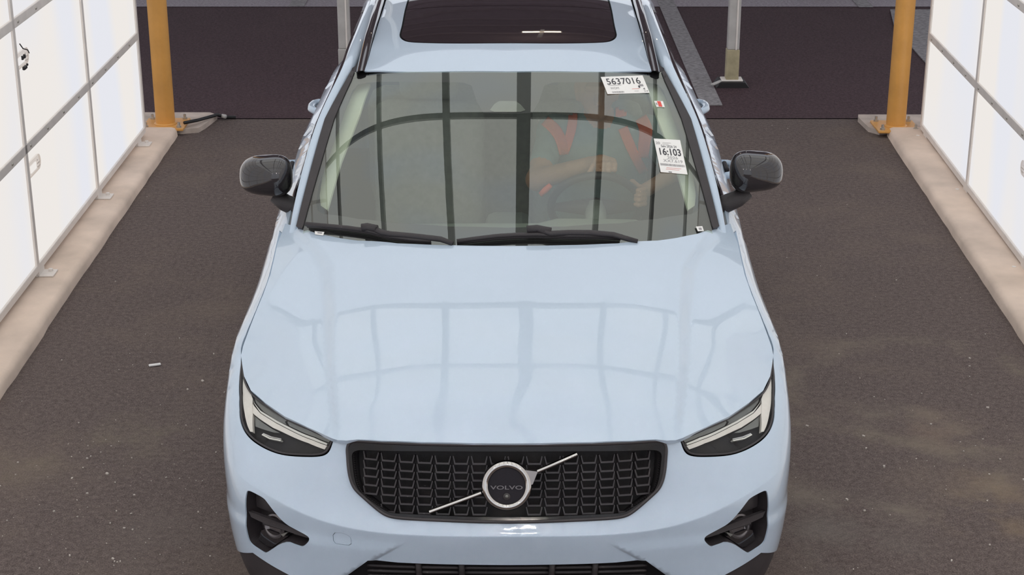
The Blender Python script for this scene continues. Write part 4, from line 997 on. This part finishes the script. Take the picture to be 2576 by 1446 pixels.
# cowl and wipers
ca=np.linspace(-.78,.78,40); cy0=np.interp(np.abs(ca),[0,.3,.5,.65,.78],[1.03,1.05,1.11,1.20,1.33])
c1=np.stack([ca,cy0-.05,np.array([float(HT(a,b)[0]) for a,b in zip(ca,cy0-.05)])-.045],1); c2=np.stack([ca,cy0+.10,WT(ca,cy0+.10)-.003],1)
loft('cowl_panel',[c1,.5*c1+.5*c2+np.array([0,0,-.02]),c2],M['black'],CAR)
def wpt(u,v,d): p=_hit(g_ws,u,v); return p+d*normals_of(wshield,np.array([p[0]]),np.array([p[1]]),out_up)[0]
def wiper(arm,blade,cap):
    w=empty('wiper',parent=CAR)
    mb=MB(); mb.tube([wpt(u,v,.030) for u,v in arm],[.011]*(len(arm)-1)+[.009],8); mb.build('arm',M['trim'],w,True)
    mb=MB(); mb.tube([wpt(u,v,.022) for u,v in blade],.0085,8); mb.build('blade_spine',M['trim'],w,True)
    mb=MB(); mb.tube([wpt(u,v,.008) for u,v in blade],.006,6); mb.build('rubber_blade',M['black'],w,True)
    mb=MB(); mb.tube([wpt(u,v,.030) for u,v in cap],.015,8); mb.build('blade_clip',M['trim'],w,True)
wiper([(945,588),(965,597),(985,601),(1040,606),(1110,614),(1140,625)],[(776,572),(830,577),(880,582),(930,589),(985,604),(1035,611),(1085,615)],[(915,585),(930,583),(952,588)])
wiper([(1350,590),(1385,600),(1430,598),(1480,598),(1540,603),(1600,620)],[(1150,616),(1200,609),(1250,603),(1300,600),(1350,599),(1430,602),(1520,601),(1560,604)],[(1325,590),(1350,588),(1385,595)])
# --- door mirrors
def mirror(s,cu,cv):
    c=aty(cu,cv,1.70); H=empty('door_mirror',tuple(c),parent=CAR); H['label']='gloss black door mirror'
    V=[];Fc=[];nu,nv=36,22
    for i in range(nv+1):
        el=-math.pi/2+math.pi*i/nv
        for j in range(nu):
            az=2*math.pi*j/nu
            cx,cy,cz=math.cos(el)*math.cos(az),math.cos(el)*math.sin(az),math.sin(el)
            sp=lambda t,e: math.copysign(abs(t)**e,t)
            x,y,z=sp(cx,.62),sp(cy,.75),sp(cz,.70)
            out=.5+.5*x*(-s)                        # 1 at the outer end
            hz=.082*(1.05-.12*out); yy=y*(.085 if y<0 else .045)
            zz=z*hz
            if z<0: zz*=1-.22*out
            xx=x*.104
            yy+=.03*out*out+ .012*(z*z)
            V.append((xx,yy,zz+.012*(1-out)))
    for i in range(nv):
        for j in range(nu):
            Fc.append((i*nu+j,i*nu+(j+1)%nu,(i+1)*nu+(j+1)%nu,(i+1)*nu+j))
    mb=MB(); mb.add(V,Fc); mb.build('housing',M['gloss_black'],H,True)
    mb=MB(); mb.box((0,.052,.0),(.17,.012,.115),.02); mb.build('mirror_glass',M['chrome'],H)
    mb=MB(); mb.tube([(s*.030,.01,-.070),(s*.070,.0,-.098),(s*.115,-.01,-.115),(s*.155,-.02,-.125)],[.030,.034,.036,.036],12); mb.build('stalk',M['trim'],H,True)
mirror(1,669,449); mirror(-1,1903,439)
# --- interior
mb=MB(); ys=[1.10,1.30,1.52,1.70,1.80,1.84,1.86]; zs=[.93,.965,.985,.985,.955,.88,.62]
xs=np.linspace(-.74,.74,20); cs=[]
for y,z in zip(ys,zs): cs.append([(x*(1 if y>1.35 else .93),y+.06*(x/.74)**2,z-.03*(x/.74)**2+(.02 if (.16<x<.58 and 1.5<y<1.83) else 0)) for x in xs])
loft('dashboard',cs,M['dash'],CAR)
mb=MB(); mb.box((0,2.35,.42),(1.62,2.6,.06),.01); mb.build('cabin_floor',M['interior'],CAR)
mb=MB(); mb.box((0,2.1,.60),(.20,.9,.34),.04); mb.build('centre_console',M['interior'],CAR)
mb=MB(); mb.box((0,3.35,.78),(1.35,.22,.70),.08); mb.build('rear_bench',M['seat'],CAR)
for x in (-.36,.36):
    st=empty('front_seat',(x,2.70,.45),parent=CAR)
    mb=MB(); mb.box((0,-.14,.10),(.52,.52,.17),.06); mb.build('cushion',M['seat'],st,True,angle=60)
    mb=MB(); mb.box((0,.16,.42),(.50,.15,.62),.06,Matrix.Rotation(-.22,3,'X')); mb.build('backrest',M['seat'],st,True,angle=60)
    mb=MB(); mb.box((0,.24,.82),(.27,.10,.20),.045,Matrix.Rotation(-.15,3,'X')); mb.build('headrest',M['seat'],st,True,angle=60)
# pale inner pillar trim
for s in (1,-1):
    q=px_xy([(802,452),(795,500),(798,526),(815,537),(827,495),(851,415),(876,353),(900,292),(913,252),(927,216),(906,214),(893,222),(878,246),(849,318),(822,392)],g_wsin(.036))
    panel('pillar_lining',q if s==1 else mir(q),[],offset(wshield,out_up,-.035),out_up,.03,M['headliner'],CAR,.01,he=.02)
# steering wheel
SWc=Vector((.36,2.07,.935)); T_=Matrix.Rotation(math.radians(28),3,'X')
def sw(a,r): v=T_@Vector((r*math.cos(a),0,r*math.sin(a))); return SWc+v
sto=empty('steering_wheel',parent=CAR)
mb=MB(); mb.tube([sw(2*math.pi*k/48,.183) for k in range(48)],.0165,10,closed=True); mb.build('rim',M['black'],sto,True)
mb=MB(); mb.tube([sw(0,.17),SWc,sw(math.pi,.17)],[.016,.04,.016],10); mb.tube([SWc,sw(-math.pi/2,.17)],[.035,.016],10); mb.build('spokes',M['trim'],sto,True)
mb=MB(); mb.tube([SWc,SWc+T_@Vector((0,-.28,0))],.045,12); mb.build('column',M['interior'],sto,True)
# --- labels on the windshield
def sheet(name,corners,label,cat,texts,bars,d=.003,extra=()):
    cs=[_hit(g_ws,u,v) for u,v in corners]; cs=[c+d*normals_of(wshield,np.array([c[0]]),np.array([c[1]]),out_up)[0] for c in cs]
    tl,tr,br,blc=cs; e=empty(name,tuple((tl+br)/2),label=label,cat=cat); O=(tl+br)/2
    nn_=np.cross(tr-tl,blc-tl); nn_/=np.linalg.norm(nn_); nn_*=np.sign(nn_[2])
    def at(s,t,k=0): return tl*(1-s)*(1-t)+tr*s*(1-t)+br*s*t+blc*(1-s)*t+nn_*k-O
    g=[at(s,t) for t in np.linspace(0,1,4) for s in np.linspace(0,1,4)]; g2=[p-nn_*.0006 for p in g]
    mb=MB(); mb.add(g+g2,[(j*4+i,j*4+i+1,j*4+i+5,j*4+i+4) for j in range(3) for i in range(3)]+[(16+j*4+i,16+j*4+i+4,16+j*4+i+5,16+j*4+i+1) for j in range(3) for i in range(3)]); mb.build('paper',M['paper'],e)
    for (tx,s,t,w_,h_,mt,bo) in texts:
        V,Fc=text_mesh(tx,1.0,0,bo); V[:,0]-= (V[:,0].max()+V[:,0].min())/2; V[:,1]-=(V[:,1].max()+V[:,1].min())/2
        V[:,0]*=w_/np.ptp(V[:,0]); V[:,1]*=h_/np.ptp(V[:,1])
        mobj('printed_text',[at(s+p[0],t-p[1],.0006) for p in V],Fc,M[mt],e)
    for (s0,t0,s1,t1,mt) in bars:
        mobj('printed_bar',[at(s0,t0,.0006),at(s1,t0,.0006),at(s1,t1,.0006),at(s0,t1,.0006)],[(0,1,2,3)],M[mt],e)
    return e
rb=random.Random(11)
def barcode(s0,s1,t0,t1,n,mt):
    V=[];x=s0;out=[]
    while x<s1-.01:
        wd=rb.choice([.006,.010,.014]); out.append((x,t0,min(x+wd,s1),t1,mt)); x+=wd+rb.choice([.006,.011])
    return out
bars=barcode(.13,.42,.86,.95,0,'ink_lt')+[(.10,.50,.40,.52,'ink_lt'),(.62,.74,.80,.755,'red_ink'),(.66,.87,.76,.885,'ink_lt')]
sheet('lot_label',[(1511,195),(1616,191),(1634,235),(1528,238)],'white paper label printed 5637016 at the top of the windshield','label',
  [('5637016',.49,.29,.80,.36,'ink',.006),('WOM',.22,.68,.20,.12,'ink_lt',0),('4',.905,.76,.05,.11,'ink',0),('24',.93,.89,.10,.08,'ink_lt',0)],bars+[(.82,.50,.92,.62,'ink_lt'),(.79,.58,.83,.70,'ink')])
bars=barcode(.05,.96,.735,.80,0,'ink_lt')+[(.30,.11,.62,.118,'ink_lt'),(.28,.15,.52,.158,'ink_lt'),(.25,.85,.80,.857,'red_ink'),(.22,.895,.72,.902,'red_ink'),(.30,.965,.42,.985,'ink')]
sheet('sale_label',[(1644,349.5),(1710,353.5),(1729,440),(1661.5,434)],'white paper label printed 16:103 low on the driver side of the windshield','label',
  [('16:103',.52,.38,.80,.21,'ink',.02),('Sale 2026 24',.51,.215,.58,.07,'ink',0),('2026',.56,.545,.40,.075,'ink_lt',0),('XX7.619',.55,.645,.72,.085,'ink_lt',0),('20',.12,.13,.16,.075,'ink_lt',.01)],bars)
sheet('inspection_sticker',[(1645,255),(1667,256),(1672,271),(1651,270)],'small red and white sticker near the top right of the windshield','sticker',[],[(.30,.05,.72,.95,'red_ink'),(.08,.3,.22,.7,'ink_lt')])
sheet('code_sticker',[(1749,572),(1765,571),(1769,583),(1754,584)],'tiny white sticker at the lower right corner of the windshield','sticker',[],[(.3,.3,.75,.75,'ink_lt')],d=.006)
sheet('code_sticker',[(795,586),(819,588),(816,597),(796,594)],'tiny white sticker at the lower left corner of the windshield','sticker',[],[(.3,.2,.8,.6,'ink_lt')],d=.012)

# ================================================================== the driver
def surface_net(F,org,h):
    """naive surface nets: one continuous mesh from a distance grid"""
    nx,ny,nz=F.shape; inn_=F<0
    acc=np.zeros((nx-1,ny-1,nz-1,3)); cnt=np.zeros((nx-1,ny-1,nz-1))
    cor=[(a,b,c) for a in(0,1) for b in(0,1) for c in(0,1)]
    def sub(a,b,c,A): return A[a:nx-1+a,b:ny-1+b,c:nz-1+c]
    for i,p in enumerate(cor):
        for q in cor[i+1:]:
            if sum(abs(p[k]-q[k]) for k in range(3))!=1: continue
            fa,fb=sub(*p,F),sub(*q,F); m=(fa<0)!=(fb<0); t=np.where(m,fa/(fa-fb+1e-20),0)
            for k in range(3): acc[...,k]+=np.where(m,p[k]+(q[k]-p[k])*t,0)
            cnt+=m
    act=cnt>0; idx=-np.ones(act.shape,int); w=np.argwhere(act); idx[act]=np.arange(len(w))
    V=org+h*(w+acc[act]/cnt[act][:,None]); Fc=[]
    for ax in range(3):
        sl0=[slice(None)]*3; sl1=[slice(None)]*3; sl0[ax]=slice(0,-1); sl1[ax]=slice(1,None)
        ch=inn_[tuple(sl0)]!=inn_[tuple(sl1)]; E=np.argwhere(ch)
        o1,o2=[(1,2),(2,0),(0,1)][ax]
        E=E[(E[:,o1]>0)&(E[:,o2]>0)&(E[:,o1]<F.shape[o1]-1)&(E[:,o2]<F.shape[o2]-1)]
        def ci(d1,d2):
            q=E.copy(); q[:,o1]-=d1; q[:,o2]-=d2; return idx[q[:,0],q[:,1],q[:,2]]
        Q=np.stack([ci(1,1),ci(0,1),ci(0,0),ci(1,0)],1); fl=~inn_[E[:,0],E[:,1],E[:,2]]
        Q[fl]=Q[fl][:,::-1]; Fc.append(Q)
    return V,np.concatenate(Fc)
def sd_cone(P,a,b,ra,rb):
    a=np.array(a);b=np.array(b); ab=b-a; t=np.clip(((P-a)@ab)/(ab@ab),0,1); return np.linalg.norm(P-a-t[...,None]*ab,axis=-1)-(ra+(rb-ra)*t)
prims=[]   # (kind, a, b, ra, rb, tag)
def cone(a,b,ra,rb,tag): prims.append((np.array(a,float),np.array(b,float),ra,rb,tag))
HR=np.array([.345,2.005,1.118]); WR=aty(1486,412,2.12); ER=aty(1352,452,2.26); SHR=aty(1392,330,2.50); SHL=aty(1635,332,2.50); EL=aty(1700,428,2.30); HLh=np.array(sw(math.radians(22),.19)); WL=aty(1668,452,2.17)
HR=aty(1515,408,2.05)
ch=(SHR+SHL)/2; CH=ch+np.array([0,.03,-.10]); PEL=np.array([.37,2.62,.62])
cone(ch+np.array([-.09,.03,-.10]),PEL+np.array([-.07,0,.08]),.125,.125,'shirt'); cone(ch+np.array([.09,.03,-.10]),PEL+np.array([.07,0,.08]),.125,.125,'shirt')
cone(ch+np.array([0,.0,-.12]),PEL+np.array([0,-.04,.14]),.13,.14,'shirt')
cone(SHR+np.array([.02,.01,-.015]),SHL+np.array([-.02,.01,-.015]),.078,.078,'shirt')
cone(ch+np.array([-.05,.02,.03]),ch+np.array([.05,.02,.03]),.07,.07,'shirt')
HD=aty(1502,232,2.44); NK=ch+np.array([0,.0,.05])
cone(NK,HD+np.array([0,.025,-.06]),.058,.056,'skin')
cone(HD+np.array([0,.02,.045]),HD+np.array([0,.0,.0]),.088,.080,'skin'); cone(HD+np.array([0,-.012,-.01]),HD+np.array([0,-.035,-.075]),.066,.042,'skin')
cone(HD+np.array([0,-.085,.015]),HD+np.array([0,-.105,-.022]),.010,.016,'skin')
for q in (-1,1):
    cone(HD+np.array([q*.082,.02,.02]),HD+np.array([q*.080,.015,-.03]),.016,.012,'skin')
    cone(HD+np.array([q*.045,-.073,.040]),HD+np.array([q*.015,-.082,.040]),.012,.012,'skin')
cone(HD+np.array([0,.03,.075]),HD+np.array([0,.06,.02]),.086,.082,'hair')
cone(SHR,SHR+(ER-SHR)*.62,.066,.056,'shirt'); cone(SHR+(ER-SHR)*.55,ER,.050,.045,'skin'); cone(ER,WR,.047,.031,'skin')
cone(SHL,SHL+(EL-SHL)*.62,.066,.056,'shirt'); cone(SHL+(EL-SHL)*.55,EL,.050,.045,'skin'); cone(EL,WL,.047,.031,'skin')
cone(WR,HR,.030,.032,'hand'); cone(HR+np.array([-.012,0,.004]),HR+np.array([.030,-.005,0]),.026,.024,'hand')
for k in range(4):
    b0=HR+np.array([-.022+.023*k,-.018,.012-.004*abs(k-1.5)]); L=[.026,.030,.028,.022][k]
    k1=b0+np.array([.002,-L,-.004]); k2=k1+np.array([0,-.006,-L*.95]); k3=k2+np.array([0,.016,-L*.5])
    cone(b0+np.array([0,.02,0]),k1,.0115,.0105,'hand'); cone(k1,k2,.0105,.0095,'hand'); cone(k2,k3,.0095,.0085,'hand')
tb=HR+np.array([-.035,-.005,-.012]); cone(tb,tb+np.array([-.016,-.015,-.026]),.0135,.0115,'hand'); cone(tb+np.array([-.016,-.015,-.026]),tb+np.array([-.004,-.010,-.050]),.0115,.0095,'hand')
cone(WL,HLh+np.array([.012,.03,.0]),.030,.030,'hand')
for k in range(4):
    b0=HLh+np.array([.010,.012,.030-.021*k]); k1=b0+np.array([.012,-.03,0]); k2=k1+np.array([-.024,-.012,-.002]); k3=k2+np.array([-.016,.012,0])
    cone(b0,k1,.0115,.0105,'hand'); cone(k1,k2,.0105,.0095,'hand'); cone(k2,k3,.0095,.0085,'hand')
tb=HLh+np.array([-.004,.02,.03]); cone(tb,tb+np.array([-.024,-.002,.022]),.0130,.0110,'hand'); cone(tb+np.array([-.024,-.002,.022]),tb+np.array([-.040,-.008,.010]),.0110,.0095,'hand')
for q in (-1,1):
    hip=PEL+np.array([q*.10,0,-.02]); kn=np.array([.36+q*.14,2.14,.66]); an=np.array([.36+q*.11,1.86,.50])
    cone(hip,kn,.095,.065,'trousers'); cone(kn,an,.065,.045,'trousers')
cone(PEL+np.array([-.07,0,0]),PEL+np.array([.07,0,0]),.13,.13,'trousers')
hh_=.0075; lo=np.array([9,9,9.]);hi=-lo
for a,b,ra,rb_,tg in prims:
    m=max(ra,rb_)+.03; lo=np.minimum(lo,np.minimum(a,b)-m); hi=np.maximum(hi,np.maximum(a,b)+m)
dim=np.ceil((hi-lo)/hh_).astype(int)+1
FL=np.full(tuple(dim),.08)
def blend(a,b,k):
    h=np.clip(.5+.5*(b-a)/k,0,1); return b+(a-b)*h-k*h*(1-h)
for a,b,ra,rb_,tg in prims:
    m=max(ra,rb_)+.085; i0=np.maximum(0,np.floor((np.minimum(a,b)-m-lo)/hh_).astype(int)); i1=np.minimum(dim,np.ceil((np.maximum(a,b)+m-lo)/hh_).astype(int)+1)
    ax=[lo[k]+hh_*np.arange(i0[k],i1[k]) for k in range(3)]; G=np.stack(np.meshgrid(*ax,indexing='ij'),-1)
    d=sd_cone(G,a,b,ra,rb_); s_=tuple(slice(i0[k],i1[k]) for k in range(3))
    FL[s_]=blend(FL[s_],d,.006 if tg=='hand' else (.02 if tg in('skin','hair') else .045))
BV,BF=surface_net(FL,lo,hh_)
tagm={'shirt':0,'skin':1,'hand':1,'trousers':2,'hair':3}
fc=BV[BF].mean(1); best=np.full(len(fc),9.0); mi=np.zeros(len(fc),int); pi_=np.zeros(len(fc),int)
for q,(a,b,ra,rb_,tg) in enumerate(prims):
    d=sd_cone(fc,a,b,ra,rb_); u_=d<best; best[u_]=d[u_]; mi[u_]=tagm[tg]; pi_[u_]=q
me=mesh_from('person',BV,BF,None,True)
for k in ('shirt','skinp','trousers','hair'): me.materials.append(M[k])
me.polygons.foreach_set('material_index',mi.tolist()); me.update()
PER=link(bpy.data.objects.new('person',me),None,'person in a grey-green shirt and orange vest gripping the steering wheel behind the windshield','person')
# orange vest straps lying on the shirt
vn=np.zeros_like(BV); fn_=np.cross(BV[BF[:,1]]-BV[BF[:,0]],BV[BF[:,2]]-BV[BF[:,0]])
for k in range(4): np.add.at(vn,BF[:,k],fn_)
vn/=np.linalg.norm(vn,axis=1,keepdims=True)+1e-9
def pxy(P):
    q=P-CO; d=q[...,1]*_ct-q[...,2]*_st; return q[...,0],q[...,2]
straps=[([(1372,305),(1398,330),(1412,360),(1418,388)],.024),([(1442,282),(1440,310),(1432,345),(1420,385)],.021),([(1548,278),(1575,278)],.030),([(1566,322),(1580,355),(1598,395),(1617,432)],.022),([(1612,298),(1624,325),(1622,360),(1619,395)],.028)]
from mathutils.bvhtree import BVHTree
bvh=BVHTree.FromPolygons([tuple(v) for v in BV],[tuple(int(i) for i in q) for q in BF])
VV=[];VF=[]
for pts,wd in straps:
    Q=np.array([aty(u,v,2.38) for u,v in pts])[:,[0,2]]
    if len(Q)>2:
        t_=np.r_[0,np.cumsum(np.linalg.norm(np.diff(Q,axis=0),axis=1))]; C_=nspline(t_,Q,np.linspace(0,t_[-1],22))
    else: C_=Q[0]+(Q[1]-Q[0])*np.linspace(0,1,22)[:,None]
    tg_=np.gradient(C_,axis=0); tg_/=np.linalg.norm(tg_,axis=1,keepdims=True); nr_=np.c_[-tg_[:,1],tg_[:,0]]
    grid=[]
    for i_ in range(22):
        row=[]
        for w_ in np.linspace(-1,1,7):
            q_=C_[i_]+nr_[i_]*w_*wd*(1-.25*abs(i_/21-.35)); dr=Vector((q_[0],2.38,q_[1]))-Vector(CO); dr.normalize()
            hit=bvh.ray_cast(Vector(CO),dr)
            if hit[0] is None: row.append(None)
            else:
                nn2=hit[1] if hit[1].dot(dr)<0 else -hit[1]; row.append(hit[0]+nn2*.006-dr*.004)
        grid.append(row)
    ids={}
    for i_ in range(22):
        for j_ in range(7):
            if grid[i_][j_] is not None: ids[(i_,j_)]=len(VV); VV.append(tuple(grid[i_][j_]))
    for i_ in range(21):
        for j_ in range(6):
            ks=[(i_,j_),(i_+1,j_),(i_+1,j_+1),(i_,j_+1)]
            if all(k in ids for k in ks):
                if max((Vector(VV[ids[ks[a_]]])-Vector(VV[ids[ks[a_-1]]])).length for a_ in range(4))<.12: VF.append(tuple(ids[k] for k in ks))
ve=mobj('safety_vest',VV,VF,M['vest'],PER,True); ve['label']='orange vest straps'
sm_=ve.modifiers.new('thick','SOLIDIFY'); sm_.thickness=.004
wb=aty(1372,478,2.12); mb=MB(); mb.tube([wb+np.array([-.02,0,-.02]),wb,wb+np.array([.022,0,.022])],[.012,.014,.011],8); mb.build('wrist_tag',M['vest'],PER,True)
